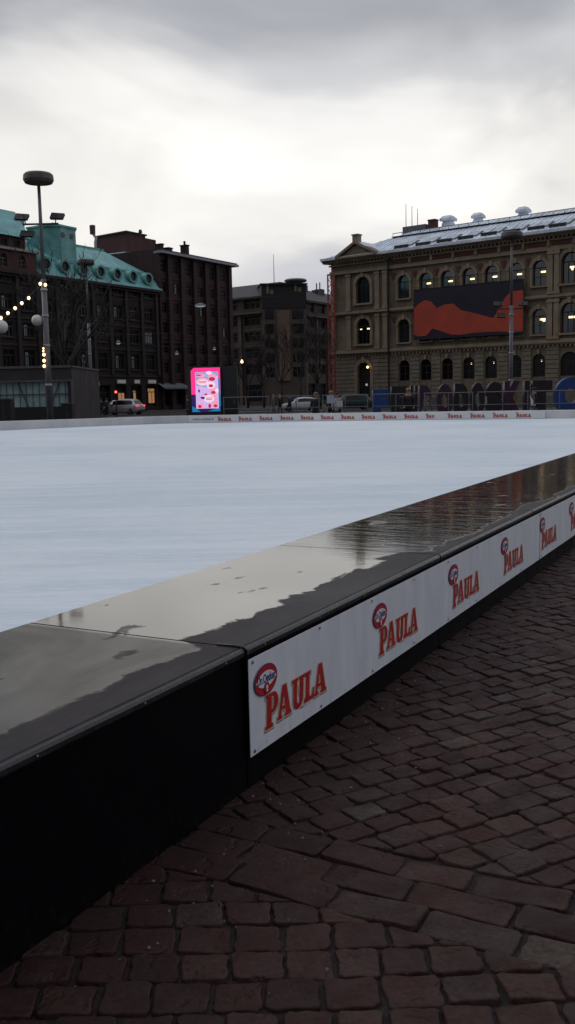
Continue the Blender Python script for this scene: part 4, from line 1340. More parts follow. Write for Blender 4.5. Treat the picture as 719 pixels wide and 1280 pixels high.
def red_block():
    fr = STF
    root = thing('red_brick_building', fr.p(0, 0, 0), 'plain dark red brick block with tall pilasters and pale cornice beside the copper roof', 'building')
    sL = HS(197, 400)[0] + .3; sR = HS(290.5, 400)[0]
    zc = (HS(195, 313)[1] + HS(291, 331.5)[1]) / 2
    print('red', sL, sR, zc)
    cx = [HS(x, 400)[0] for x in (205, 220, 236, 251, 265, 279)]
    w = MB(fr); zs = [0, 4.6] + [4.6 + (zc - 5.4) * k / 6 for k in range(1, 7)]; zs[-1] = zc - .4
    ww = 1.7
    wall_row(w, 0, zs[1], sL, sR, [(c, 2.0, .6, 3.6, False) for c in cx], .5)
    for k in range(1, 7):
        h = zs[k + 1] - zs[k]
        wall_row(w, zs[k], zs[k + 1], sL, sR, [(c, ww, zs[k] + .8, zs[k] + h * .8, False) for c in cx], .5)
    w.box(sR - .5, sR, .5, 20, 0, zc - .4); w.box(sL, sL + .5, .53, 20, 0, zc + .25)
    w.build('wall', dark_brick, root)
    co = MB(fr); co.box(sL + .6, sR - .6, 1.0, 19, 0, zc - .5); co.build('interior', MATS['dark_interior'], root)
    t = MB(fr)
    for x in (197.5, 212, 228, 243.5, 258, 272, 287): s = HS(x, 400)[0]; t.mark(); t.box(max(s - .45, sL), min(s + .45, sR), -.42, -.004, 0, zc - .55)
    t.build_each('pilaster', dark_brick, root)
    sp = MB(fr)
    for c in cx:
        for k in range(1, 7): sp.mark(); sp.box(c - 1.1, c + 1.1, -.1, -.004, zs[k] - .08, zs[k] + .12)
    sp.build_each('sill', granite_trim, root)
    for i, c in enumerate(cx):
        for k in range(1, 7):
            h = zs[k + 1] - zs[k]
            window(root, fr, c, ww, zs[k] + .8, zs[k] + h * .8, False, d=.07, gm_=glass_dull, fm=frame_dark, blind=((.1, .5, .1, 1.4) if (i * 7 + k * 3) % 11 == 0 else None))
        window(root, fr, c, 2.0, .6, 3.6, False, gm_=glass_dull, nm='shop_window', style='triple')
    c = MB(fr); c.box(sL, sR + .9, -1.0, .52, zc - .35, zc - .02); c.build('cornice', mat('pale_painted_cornice', (.26, .26, .30), .6, var=.15), root)
    r = MB(fr); r.box(sL + .1, sR + .7, -.8, 19.9, zc - .017, zc + .2)
    r.build('roof', roof_dark, root)
    for x, yt, wp in ((200, 306, 4.5), (231.5, 307.5, 6), (210, 311, 8)):
        s0, zt = HS(x, yt, 4); hw = wp / 1200 * 145 / 2
        ch = MB(fr); ch.box(s0 - hw, s0 + hw, 3.5, 4.7, zc, zt); ch.box(s0 - hw - .1, s0 + hw + .1, 3.4, 4.8, zt + .003, zt + .15)
        if wp == 6: ch.lathe(s0, 4.1, [(.2, zt + .15), (.16, zt + .6), (.3, zt + .62), (.05, zt + .8)], 8)
        ch.build('chimney', dark_brick, root)
    # awning over the shop
    s0, z0 = HS(204, 485.5, -1); s1 = HS(236, 486, -1)[0]
    aw = MB(fr); aw.poly([(s0, -1.4, z0 - .1), (s1, -1.4, z0 - .1), (s1, -.01, z0 + .7), (s0, -.01, z0 + .7), (s0, -1.4, z0), (s1, -1.4, z0), (s1, -.01, z0 + .8), (s0, -.01, z0 + .8)], [(0, 3, 2, 1), (4, 5, 6, 7), (0, 1, 5, 4), (0, 4, 7, 3), (1, 2, 6, 5)])
    aw.box(s0, s1, -1.45, -1.38, z0 - .12, z0 + .12)
    aw.build('awning', mat('grey_awning', (.13, .13, .14), .7, var=.2), root)


red_block()


def red_tower():
    # higher brick volume rising behind the copper roof
    s_, z_ = hitplane(158, 287.5, STF, 9.0); corner = STF.p(s_, 9.0, z_); Yd = corner.y; zt = corner.z
    f1 = Fr(corner.x, corner.y, STF.a)                      # right face runs with the street
    f2 = Fr(corner.x, corner.y, PALF.a)                     # left face
    root = thing('brick_tower_block', (corner.x, corner.y, 0), 'taller plain red brick block rising behind the green copper roof', 'building')
    sr = hitplane(196, 330, f1)[0]; sl = hitplane(121, 330, f2)[0]
    z1 = hitplane(181, 296.5, f1)[1]
    w = MB(f1)
    sm = hitplane(182, 300, f1)[0]
    back = f2.p(sl, 0, 0)
    P = [(corner.x, corner.y), tuple(f1.p(sr, 0, 0))[:2]]
    c3 = f1.p(sr, 0, 0) + (back - corner); P += [(c3.x, c3.y), (back.x, back.y)]
    wb = MB(); wb.slab([(p[0], p[1]) for p in P], 0, z1 - .1)
    wb.build('wall', red_brick, root)
    # stepped top
    tb = MB()
    pm = f1.p(sm, 0, 0); c4_ = pm + (back.xyz - Vector((corner.x, corner.y, 0)))
    c4_ = Vector((pm.x + back.x - corner.x, pm.y + back.y - corner.y, 0))
    tb.slab([(corner.x, corner.y), (pm.x, pm.y), (c4_.x, c4_.y), (back.x, back.y)], z1 - .097, zt - .3)
    tb.build('top_storey', red_brick, root)
    cp = MB(); e = Vector((0, -.25))
    cp.slab([(corner.x, corner.y - .3), (pm.x + .3, pm.y), (c4_.x, c4_.y + .3), (back.x - .3, back.y)], zt - .297, zt - .1)
    cp.build('coping', roof_dark, root)
    # stub chimney pipe rising at the left: white flue with a T
    pz = atY(118, 311, Yd - 1); pt = atY(116.5, 281.5, Yd - 1)
    fl = MB(); x, y = pz.x, pz.y
    fl.tube([(x + .2, y, 10), (x + .2, y, pz.z + 1.0), (x + .35, y, pz.z + 1.6), (x - .05, y, pz.z + 2.2), (x - .15, y, pt.z - 1.2)], .22, 8)
    fl.build('flue', mat('pale_flue', (.42, .42, .44), .5, .2, var=.1), root, smooth=True)
    fc = MB(); fc.lathe(x - .15, y, [(.42, pt.z - 1.35), (.46, pt.z - .1), (.4, pt.z)], 10); fc.build('flue_cap', mat('rust_cap', (.10, .04, .04), .6, var=.2), root)
    v = atY(175.5, 290, Yd - 1); s_ = MB(); s_.lathe(v.x, v.y, [(.12, v.z - 3), (.12, v.z - .2), (.32, v.z - .1), (.2, v.z + .35)], 8); s_.build('roof_vent', roof_dark, root)


red_tower()


def corner_block():
    Yc = 185.0
    C0 = atY(330, 400, Yc); C1 = atY(381, 400, Yc + 1.0)
    fl = Fr(C0.x, C0.y, PALF.a)       # left wing; s negative to the left
    fr = Fr(C1.x, C1.y, STF.a)        # right wing recedes to the right
    ft = Fr(C0.x, C0.y - .6, math.atan2(C1.y - C0.y, C1.x - C0.x))
    root = thing('corner_office_building', (C0.x, C0.y, 0), 'brown stone corner office block with a squat tower, between the red block and the palace', 'building')
    zE = hitplane(305, 372.5, fl)[1]; zE2 = hitplane(395, 377.5, fr)[1]; zT = hitplane(355, 356, ft)[1]
    print('corner', zE, zE2, zT)
    sl = hitplane(284, 420, fl)[0] - 8; sr = hitplane(425, 420, fr)[0] + 12
    nf = 6
    for f_, a, b, zz, bayw in ((fl, sl, 0, zE, 4.4), (fr, 0, sr, zE2, 4.2)):
        w = MB(f_); h = (zz - 5) / 5; cs = []
        n = max(1, int((b - a) / bayw)); bw = (b - a) / n
        cs = [a + bw * (i + .5) for i in range(n)]
        wall_row(w, 0, 5, a, b, [(c, bw * .7, .6, 3.9, False) for c in cs], .5)
        for k in range(5): wall_row(w, 5 + k * h, 5 + (k + 1) * h, a, b, [(c, bw * .68, 5 + k * h + h * .28, 5 + k * h + h * .86, False) for c in cs], .5)
        w.build('wall', brown_stone, root)
        co = MB(f_); co.box(a, b - .1, .8, 14, 0, zz - .05); co.build('interior', MATS['dark_interior'], root)
        for c in cs:
            for k in range(5): window(root, f_, c, bw * .68, 5 + k * h + h * .28, 5 + k * h + h * .86, False, gm_=glass_dull, style='triple', fm=frame_pale if k == 4 else frame_dark)
            window(root, f_, c, bw * .7, .6, 3.9, False, gm_=glass_dull, nm='shop_window', style='triple')
        t = MB(f_)
        for c in cs: t.box(c - bw / 2 - .3, c - bw / 2 + .3, -.35, -.004, 0, 5 + h * 4)
        for k in range(1, 5): t.box(a, b, -.12, -.004, 5 + k * h - .1, 5 + k * h + .15)
        t.box(a, b, -.6, -.004, zz - .3, zz - .02); t.box(a, b, -.9, -.36, 5 + h * 4 - .1, 5 + h * 4 + .2)
        t.build('stone_trim', mat('brown_trim', (.095, .072, .058), .8, var=.25), root)
        r = MB(f_); r.poly([(a, -.7, zz), (b, -.7, zz), (b, 5, zz + 3.0), (a, 5, zz + 3.0), (a, 14, zz + 3.0), (b, 14, zz + 3.0), (a, 14, zz), (b, 14, zz)], [(0, 1, 2, 3), (3, 2, 5, 4), (0, 3, 4, 6), (1, 7, 5, 2), (0, 6, 7, 1)])
        r.build('roof', roof_dark, root)
    W_ = (Vector((C1.x, C1.y)) - Vector((C0.x, C0.y))).length
    t = MB(ft)
    zb = hitplane(355, 385, ft)[1]
    t.box(-.2, W_ + .2, 0, 9, 0, zb)
    t.build('tower', mat('tower_brown', (.10, .075, .06), .8, var=.3, vscale=.4), root)
    t = MB(ft)
    t.box(-.35, W_ + .35, -.15, 9.1, zb + .003, zT); t.box(-.6, W_ + .6, -.5, 9.4, zT + .003, zT + .25)
    t.build('tower_head', brown_dark, root)
    # recessed stair glazing and pale panels
    p = MB(ft)
    p.box(W_ * .32, W_ * .62, -.25, -.005, 4.5, hitplane(352, 388, ft)[1]); p.build('tower_panel', mat('tan_panel', (.17, .115, .08), .8, var=.3, vscale=.5), root)
    for a, b in ((.02, .26), (.68, .98)):
        q_ = MB(ft)
        for k in range(6): q_.mark(); q_.box(W_ * a + .1, W_ * b - .1, -.06, -.004, 5.3 + k * 2.7, 7.1 + k * 2.7)
        q_.build_each('tower_window', glass_dark, root)
    # orange figures of light on the head: small clock-like lamps in the photo are pale marks
    mk = MB(ft)
    for x, y in ((337, 361), (372, 358)):
        s_, z_ = hitplane(x, y, ft, -.2)
        mk.mark(); mk.box(s_ - .6, s_ - .15, -.22, -.153, z_ - .9, z_ + .8); mk.box(s_ + .1, s_ + .7, -.22, -.153, z_ - 1.0, z_ - .2)
    mk.build_each('pale_sign', mat('dull_tan_sign', (.20, .16, .12), .7, var=.3), root)
    # drum-shaped top structure
    s_, z_ = hitplane(357, 353.5, ft, 2)
    dr = MB(ft); s2 = hitplane(367, 353, ft, 1)[0]
    dr.lathe(s2 + .4, 1.0, [(1.2, zT + .26), (1.4, zT + .55), (2.0, zT + .6), (2.2, zT + .9), (1.8, zT + 1.15)], 18); dr.build('roof_drum', mat('grey_drum', (.16, .17, .19), .5, .3, var=.2), root)
    s_, z1 = hitplane(342, 318, ft, 3); an = MB(ft); an.tube([(s_, 3, zT), (s_, 3, z1)], .08, 6, .04); an.build('antenna', pole_mat, root)
    for x, yt in ((397, 364), (401, 363)):
        s_, z1 = hitplane(x, yt, fr, 4); an = MB(fr); an.box(s_ - .7, s_ + .7, 3.5, 5, zE2 + 1.5, z1 + .2); an.lathe(s_, 4.2, [(.12, z1 + .2), (.12, z1 + 1.6)], 6); an.build('roof_vent', roof_dark, root)


corner_block()


def closing_blocks():
    # the dark gap at street level between the blocks is filled by houses further off
    fr = Fr(-60, 230, 0)
    root = thing('distant_building', (-60, 230, 0), 'low dark block closing the street gap far behind the square', 'building')
    w = MB(fr); w.box(0, 130, 0, 10, 0, 12); w.build('wall', granite_dark, root)
    r = MB(fr); r.box(-.5, 130.5, -.5, 10.5, 12.003, 12.5); r.build('roof', roof_dark, root)
    t = MB(fr); 
    for k in range(30):
        for j in range(3): t.mark(); t.box(2 + k * 4.3, 4 + k * 4.3, -.05, -.004, 2 + j * 3.3, 4 + j * 3.3)
    t.build_each('window', glass_dark, root)


closing_blocks()


# ------------------------------------------------------------------ red lattice mast
def lattice():
    P0 = atY(416, 500, 132); x, y = P0.x, P0.y; top = atY(415.5, 343, 132).z
    t = thing('lattice_mast', (x, y, 0), 'slim red lattice hoist mast at the left corner of the palace', 'mast')
    m = MB(); w = .42
    for a, b in ((-w, -w), (w, -w), (w, w), (-w, w)): m.tube([(x + a, y + b, 0), (x + a, y + b, top)], .09, 5)
    m.build('frame', red_paint, t)
    b_ = MB(); z = .3; k = 0
    while z + 1.2 < top:
        c = [(-w, -w), (w, -w), (w, w), (-w, w)]
        for i in range(4):
            a, b = c[i], c[(i + 1) % 4]
            if k % 2: a, b = b, a
            b_.tube([(x + a[0], y + a[1], z), (x + b[0], y + b[1], z + 1.2)], .05, 4)
        z += 1.2; k += 1
    b_.build('bracing', red_paint, t)
    j = MB(); j.box(x - .55, x + .55, y - .55, y + .55, 0, .25); j.build('base', grey_metal, t)


lattice()


# ------------------------------------------------------------------ mast lights
def tall_mast(px, Yd, label, top_y, disc_w, floods, globe=False):
    b = atY(px, 500, Yd)
    # pole foot stands on the ground below; find x at ground
    x, y = b.x, Yd
    zt = top_y
    t = thing('light_mast', (x, y, 0), label, 'lamp mast', 'tall disc topped light masts on the square')
    p = MB(); p.tube([(x, y, 0), (x, y, zt * .62)], .17, 10, .13); p.tube([(x, y, zt * .62), (x, y, zt)], .105, 10, .08)
    p.build('pole', pole_mat, t, smooth=True)
    d = MB(); r = disc_w / 2
    d.lathe(x, y, [(r * .25, zt - .12), (r * .9, zt - .02), (r, zt + .12), (r * .97, zt + .36), (r * .85, zt + .45), (r * .2, zt + .52)], 24)
    d.build('lamp_head', mat('weathered_lamp_head', (.10, .088, .082), .6, .1, var=.3), t, smooth=False)
    bd = MB()
    for z in (2.4, 4.4, 5.9, 7.2): bd.mark(); bd.lathe(x, y, [(.175, z), (.175, z + .09)], 12)
    bd.build_each('pole_band', white_band, t)
    if floods:
        a = MB(); zf = floods
        a.tube([(x - .9, y, zf), (x + .9, y, zf)], .05, 6)
        for dx in (-.75, .75): a.tube([(x + dx, y, zf), (x + dx * 1.1, y - .1, zf + .45)], .03, 5)
        a.build('cross_arm', black, t)
        for dx, dz in ((-.95, .42), (.85, .42), (-.72, -.42)):
            f = MB()
            f.poly([(x + dx + a_, y + b_, zf + dz + c_) for a_, b_, c_ in ((-.36, -.15, -.16), (.30, -.15, -.19), (.36, .1, .10), (-.30, .1, .16), (-.34, .05, -.22), (.28, .05, -.24), (.34, .3, .03), (-.28, .3, .09))],
                   [(0, 1, 2, 3), (7, 6, 5, 4), (0, 4, 5, 1), (1, 5, 6, 2), (2, 6, 7, 3), (3, 7, 4, 0)])
            f.build('floodlight', black, t)
    return t, x, y


lm, mx, my = tall_mast(62, 50, 'tall grey light mast with disc head and floodlights, wound with bulbs, at the left', atY(47, 231.5, 50).z + .12, 1.52, atY(52, 280, 50).z)
tall_mast(638.5, 72, 'tall light mast in front of the wide facade banner on the right', atY(637, 300, 72).z + .12, 1.6, atY(637, 386, 72).z)
tall_mast(115, 92, 'farther light mast with a reddish disc head standing behind the bare street tree', atY(107.5, 332.5, 92).z + .12, 1.62, None)


def globe_lamp(px, py, r, Yd, label):
    c = atY(px, py, Yd)
    t = thing('globe_lamp', c, label, 'lamp', 'white globe lamps by the left mast')
    b = MB(); b.ball(tuple(c), r, 14); b.build('globe', white_shade, t, smooth=True)
    s = MB(); s.tube([(c.x, c.y, c.z - r * .98), (c.x, c.y, c.z - r - .14)], .06, 8); s.build('fitting', black, t)
    return c


gc = globe_lamp(46.5, 400.5, .28, 50.0, 'white globe lamp touching the left mast')
sb = MB(); sb.tube([(gc.x, gc.y, gc.z - .36), (mx, my, gc.z - .5)], .03, 6); o = sb.build('globe_bracket', black, lm)
gc2 = globe_lamp(1.5, 408.5, .30, 44.0, 'white globe lamp cut by the left picture edge')
pb = thing('lamp_post', (gc2.x - .5, 44.2, 0), 'dark slim post carrying the left globe lamp, outside the left edge', 'lamp post')
q = MB(); q.tube([(gc2.x - .5, 44.2, 0), (gc2.x - .5, 44.2, gc2.z)], .07, 8); q.tube([(gc2.x - .5, 44.2, gc2.z - .2), (gc2.x, 44.0, gc2.z - .36)], .03, 6); q.build('post', black, pb)


def string_lights():
    a = atY(56.5, 351, 49.7); e = atY(-40, 432, 44.0)
    t = thing('string_lights', a, 'sagging string of warm bulbs running down left from the mast', 'string lights')
    c = MB(); pts = []
    for i in range(21):
        k = i / 20; p = a.lerp(e, k); p.z -= .35 * math.sin(math.pi * k) * .4; pts.append(tuple(p))
    c.tube(pts, .014, 5); c.build('cable', black, t)
    for x, y in ((50.5, 354.7), (56.8, 356), (36.0, 372.5), (27.3, 379), (19, 385.2), (10, 391.4), (1.2, 397.3), (-8, 404)):
        Yb = 49.6 - (57 - x) / 97 * 5.7
        p = atY(x, y, Yb)
        b = MB(); b.ball((p.x, p.y, p.z), .075, 8, 1.15); o = b.build('bulb', lamp_glow, t, smooth=True)
        s = MB(); s.tube([(p.x, p.y, p.z + .07), (p.x, p.y, p.z + .2)], .035, 6); s_ = s.build('socket', black, None); s_.parent = o; s_.data.transform(Matrix.Translation(-t.location))
    t2 = thing('hanging_bulbs', atY(54.5, 440, 49.6), 'short vertical cluster of warm bulbs hanging beside the left mast', 'string lights')
    c = MB(); p0, p1 = atY(54.5, 432, 49.6), atY(55.4, 458, 49.6); c.tube([tuple(p0), tuple(p1)], .012, 5); c.build('cable', black, t2)
    br = MB(); br.tube([tuple(p0), (mx, my, p0.z)], .02, 5); br.build('bracket', black, t2)
    for x, y in ((54.3, 435.5), (54.3, 438.8), (55.0, 443.3), (55.2, 450.8), (55.4, 457.6)):
        p = atY(x, y, 49.55); big = y > 442
        b = MB(); b.ball((p.x, p.y, p.z), .078 if big else .05, 8, 1.1); b.build('bulb', lamp_glow if big else warm_light, t2, smooth=True)


string_lights()


# ------------------------------------------------------------------ left pavilion
def pavilion():
    Yd = 62.0
    z1 = atY(50, 459, Yd).z; z2 = atY(50, 477, Yd).z; xr = gX(91, Yd)
    x0 = -34
    t = thing('glass_pavilion', (xr, Yd, 0), 'low flat roofed pavilion with pale green glass wall behind the left mast', 'pavilion')
    f = MB(); f.box(x0, xr, Yd, Yd + 9, z2 + .003, z1); f.box(xr - .35, xr, Yd + .2, Yd + 9, 0, z2); f.box(x0, xr - .36, Yd + 8.7, Yd + 9, 0, z2)
    f.build('fascia', mat('dark_grey_cladding', (.038, .032, .036), .5, var=.25, vscale=1), t)
    e = MB(); e.box(x0 - .1, xr + .06, Yd - .1, Yd - .004, z1 - .06, z1 + .09); e.box(x0, xr + .03, Yd - .06, Yd - .004, z2 - .02, z2 + .1); e.box(xr + .002, xr + .08, Yd - .1, Yd + 9, z1 - .04, z1 + .06); e.box(xr - .08, xr + .03, Yd - .06, Yd + .19, 0, z2 - .021)
    e.build('edge_trim', mat('steel_edge_trim', (.12, .12, .125), .5, .3, var=.2), t)
    g_ = MB(); xe = xr - 1.0
    zb = atY(45, 511, Yd).z + .12
    g_.box(x0, xr - .36, Yd + .25, Yd + .32, zb, z2 - .025); g_.build('glass_wall', mat('pale_green_glass', (.30, .43, .44), .3, var=.25, vscale=.7, ior=1.6), t)
    m = MB(); x = xr - .5
    while x > x0: m.box(x - .012, x + .012, Yd + .19, Yd + .24, zb, z2 - .03); x -= .42
    zz = (zb + z2) / 2
    m.box(x0, xr - .37, Yd + .15, Yd + .189, zz - .03, zz + .03)
    for xx in range(5):
        xb = xr - 1.2 - xx * 1.95
        sgn = 1 if xx % 2 else -1
        m.tube([(xb - .35 * sgn, Yd + .1, z2 - .05), (xb + .25 * sgn, Yd + .1, zb)], .04, 5)
    m.build('glazing_bar', mat('dark_mullion', (.05, .06, .065), .5, var=.1), t)
    b = MB(); b.box(x0, xr - .1, Yd - .0, Yd + .24, 0, zb - .003); b.build('plinth', black, t)


pavilion()
# dark utility boxes before the pavilion
for (xa, xb, ya, Yd, lab) in ((-6, 13, 499.5, 55, 'black utility cabinet before the pavilion at the left edge'), (76, 90, 505, 56, 'low black box beside the right end of the glass pavilion')):
    p0, p1 = atY(xa, ya, Yd), atY(xb, ya, Yd)
    t = thing('utility_cabinet', (p0.x, Yd, 0), lab, 'cabinet')
    b = MB(); b.box(p0.x, p1.x, Yd, Yd + .8, .1, p0.z); b.build('body', black, t)
    b = MB(); b.box(p0.x - .03, p1.x + .03, Yd - .03, Yd + .83, p0.z + .003, p0.z + .06); b.build('lid', zinc_dark, t); b = MB(); b.box(p0.x + .05, p1.x - .05, Yd + .05, Yd + .75, 0, .098); b.build('base', zinc_dark, t)
    b = MB(); b.box((p0.x + p1.x) / 2 - .01, (p0.x + p1.x) / 2 + .01, Yd - .012, Yd - .002, .2, p0.z - .1); b.box((p0.x + p1.x) / 2 + .06, (p0.x + p1.x) / 2 + .1, Yd - .04, Yd - .002, .7, .85); b.build('door_handle', grey_metal, t)


# ------------------------------------------------------------------ digital screen
def screen():
    Yd = 42.3
    a, b = atY(240, 515, Yd), atY(275, 459, Yd)
    x0, x1, z0, z1 = a.x, b.x, a.z - .02, b.z
    fr = Fr(x0, Yd, R(-4))
    w, h = x1 - x0, z1 - z0
    t = thing('digital_screen', (x0, Yd, Z_DECK), 'glowing pink and cyan upright advertising screen at the far rink board', 'screen')
    fb = MB(Fr(fr.o.x, fr.o.y, fr.a)); fb.box(-.16, w + .02, .04, .30, .0, z1 + .06); fb.build('housing', black, t)
    E = lambda n, c, s: mat(n, c, .4, emit=c, estr=s, var=.05)
    pink, cyan, lil, rose, crim, navy = E('screen_pink', (.95, .03, .22), .95), E('screen_cyan', (.0, .22, .40), .8), E('screen_lilac', (.62, .42, .75), .85), E('screen_rose', (.85, .35, .50), .8), E('screen_crimson', (.55, .03, .09), .7), E('screen_navy', (.02, .01, .09), .8)
    sky_ = E('screen_sky', (.22, .36, .62), .8); wht = E('screen_white', (.85, .65, .75), .85)
    P = lambda u_, v_: (w * u_, z0 + h * v_)
    def layer(nm, polys, m, d):
        q_ = MB(fr)
        for pl in polys: q_.prism([P(*p) for p in pl], d - .004, d)
        q_.build(nm, m, t)
    el = lambda cx, cy, rx, ry, n=18: [(cx + rx * math.cos(2 * math.pi * k / n), cy + ry * math.sin(2 * math.pi * k / n)) for k in range(n)]
    layer('pink_ground', [[(0, .40), (0, .93), (.1, .995), (1, .995), (1, .40)]], pink, .036)
    layer('navy_ground', [[(0, .0), (1, 0), (1, .399), (0, .399)]], navy, .036)
    layer('cyan_corner', [[(.02, .01), (.30, .01), (.02, .14)]], cyan, .030)
    layer('cyan_edge', [[(.97, .02), (.55, .02), (.97, .10)], [(.995, .12), (.995, .75), (.87, .78), (.87, .12)]], cyan, .030)
    layer('picture_ground', [[(.15, .08), (.93, .08), (.93, .90), (.15, .90)]], lil, .026)
    layer('sky_patch', [[(.16, .60), (.60, .55), (.60, .895), (.16, .895)], [(.5, .80), (.92, .80), (.92, .895), (.5, .895)]], sky_, .020)
    layer('rose_shapes', [el(.72, .80, .15, .07), el(.40, .68, .24, .09), el(.76, .48, .16, .10), el(.80, .25, .11, .15), el(.30, .15, .13, .06), el(.34, .82, .18, .04)], rose, .014)
    layer('white_shapes', [el(.40, .67, .19, .065), el(.68, .60, .14, .08), el(.60, .30, .18, .08), el(.62, .88, .10, .04), el(.88, .48, .06, .05)], wht, .008)
    layer('crimson_shapes', [el(.72, .74, .11, .045), el(.68, .59, .08, .035), el(.76, .44, .08, .035), el(.28, .13, .06, .035), el(.62, .14, .05, .05), el(.82, .14, .07, .035), el(.50, .40, .06, .02), el(.27, .83, .10, .015)], crim, .002)
    layer('text_lines', [[(.27, .655), (.52, .655), (.52, .668), (.27, .668)], [(.25, .685), (.54, .685), (.54, .698), (.25, .698)], [(.50, .31), (.72, .31), (.72, .325), (.50, .325)], [(.50, .275), (.70, .275), (.70, .29), (.50, .29)]], crim, -.004)
    layer('dark_shapes', [[(.24, .46), (.29, .44), (.30, .50), (.25, .52)], [(.30, .33), (.36, .30), (.44, .29), (.46, .34), (.36, .35)]], navy, -.004)
    # dark cabinet at its right
    a, b = gX(277.5, Yd + .4), atY(296, 457.5, Yd + .4)
    c = thing('black_cabinet', (a, Yd + .3, Z_DECK), 'tall black cabinet standing just right of the glowing screen', 'cabinet')
    q_ = MB(); q_.box(a, b.x, Yd + .3, Yd + 1.2, Z_DECK, b.z); q_.build('body', black, c)
    q_ = MB(); q_.box(a + .05, b.x - .05, Yd + .27, Yd + .297, Z_DECK + .15, b.z - .1); q_.build('door', mat('near_black_panel', (.006, .006, .008), .45, var=.2), c)
    q_ = MB(); q_.box(b.x - .16, b.x - .12, Yd + .23, Yd + .268, 1.3, 1.5); q_.build('handle', grey_metal, c)


screen()


# ------------------------------------------------------------------ barriers behind the far board
def barriers():
    F0 = Fr(0, 0, 0); L = 1.95
    root = thing('crowd_barrier', (0, 0, 0), 'x', 'barrier', 'steel barriers on the podium behind the far board')
    m = MB(F0)
    for x in (0.03, L - .03): m.tube([(x, 0, 0), (x, 0, 1.0)], .024, 6)
    m.tube([(.0, 0, 1.0), (L, 0, 1.0)], .022, 6); m.tube([(.0, 0, .12), (L, 0, .12)], .018, 6); m.tube([(0, 0, .52), (L, 0, .52)], .018, 6)
    m.build('frame', grey_metal, root)
    m = MB(F0); m.tube([(L / 2, 0, .12), (L / 2, 0, 1.0)], .018, 5); m.build('middle_post', grey_metal, root)
    for x in (.12, L - .12):
        m = MB(F0); m.tube([(x, -.22, 0.02), (x, 0, .12), (x, .22, .02)], .018, 5); m.build('foot', grey_metal, root)
    pts = [(-2.6, 40.35), (.6, 39.95), (5.8, 37.95), (9.9, 36.15), (14.5, 34.6)]
    s = 0.0; k = 0
    names = ['leftmost, beside the tall black cabinet', 'second from the black cabinet', 'in front of the white hatchback bonnet', 'in front of the white hatchback tail', 'in front of the grey sign board people', 'left of the blue letter', 'before the blue letter', 'before the dark letters', 'before the purple letters', 'before the middle letters', 'left of the right light mast', 'at the right light mast', 'before the standing letters at the right', 'before the big blue right letter', 'at the right picture edge', 'just past the right picture edge', 'farthest right']
    tot = sum((Vector(pts[i + 1]) - Vector(pts[i])).length for i in range(len(pts) - 1))
    while s + L < tot:
        p, a = along(pts, s)
        o = root if k == 0 else copy_tree(root)
        o.location = (p.x, p.y, Z_DECK); o.rotation_euler = (0, 0, a)
        o['label'] = 'grey tube barrier ' + names[min(k, len(names) - 1)]
        s += L + .16; k += 1
    print('barriers', k)


barriers()


# ------------------------------------------------------------------ standing letters
def letters():
    blue, purp, dkp = mat('blue_letter_paint', (.010, .05, .20), .5, var=.2), mat('purple_letter_paint', (.040, .010, .035), .5, var=.25), mat('dark_letter_paint', (.014, .007, .013), .5, var=.25)
    items = [('F', 465, 487, 487, blue, 'blue F shaped free-standing letter left of the dark ones'), ('E', 488, 511, 483, dkp, 'dark E shaped standing letter right of the blue one'), ('U', 512, 522, 482, dkp, 'narrow dark standing letter between the E and the purple R'),
             ('R', 523, 544, 481.5, purp, 'purple R shaped standing letter'), ('O', 545, 566, 480, purp, 'purple O shaped standing letter right of the R'), ('D', 567, 586, 479.5, dkp, 'dark D shaped standing letter before the windows'), ('O', 587, 606, 478.5, dkp, 'dark O shaped standing letter right of the D'),
             ('S', 607, 628, 477.5, dkp, 'dark S shaped standing letter left of the mast'), ('K', 629, 652, 476.5, purp, 'dark K shaped standing letter at the right mast'), ('I', 654, 662, 476, dkp, 'dark I shaped standing letter right of the mast'), ('T', 664, 690, 475.5, dkp, 'dark T shaped standing letter left of the big blue one'), ('O', 692, 735, 471.5, blue, 'big blue O shaped standing letter cut by the right edge')]
    for ch, xa, xb, yt, m, lab in items:
        Yd = 58.0
        p0, p1 = atY(xa, yt, Yd), atY(xb, yt, Yd)
        me = text_mesh(ch, 1.0, .085, .16)
        xs = [v.co.x for v in me.vertices]; ys = [v.co.y for v in me.vertices]
        W_, H_ = max(xs) - min(xs), max(ys) - min(ys); cx, cy = (max(xs) + min(xs)) / 2, min(ys)
        w, h = p1.x - p0.x - .08, (p0.z + p1.z) / 2 - .15
        for v in me.vertices:
            v.co = Vector(((v.co.x - cx) / W_ * w, -v.co.z * 1.6, (v.co.y - cy) / H_ * h))
        me.name = 'letter_block'; me.materials.append(m); me.update()
        t = thing('standing_letter', ((p0.x + p1.x) / 2, Yd, 0), lab, 'letter', 'giant free-standing letters beyond the rink')
        o = bpy.data.objects.new('letter_block', me); COL.objects.link(o); o.parent = t; o.location = (0, 0, .15)
        b = MB(); b.box((p0.x + p1.x) / 2 - w / 2 - .02, (p0.x + p1.x) / 2 + w / 2 + .02, Yd - .45, Yd + .45, 0, .148); b.build('base', black, t)


letters()


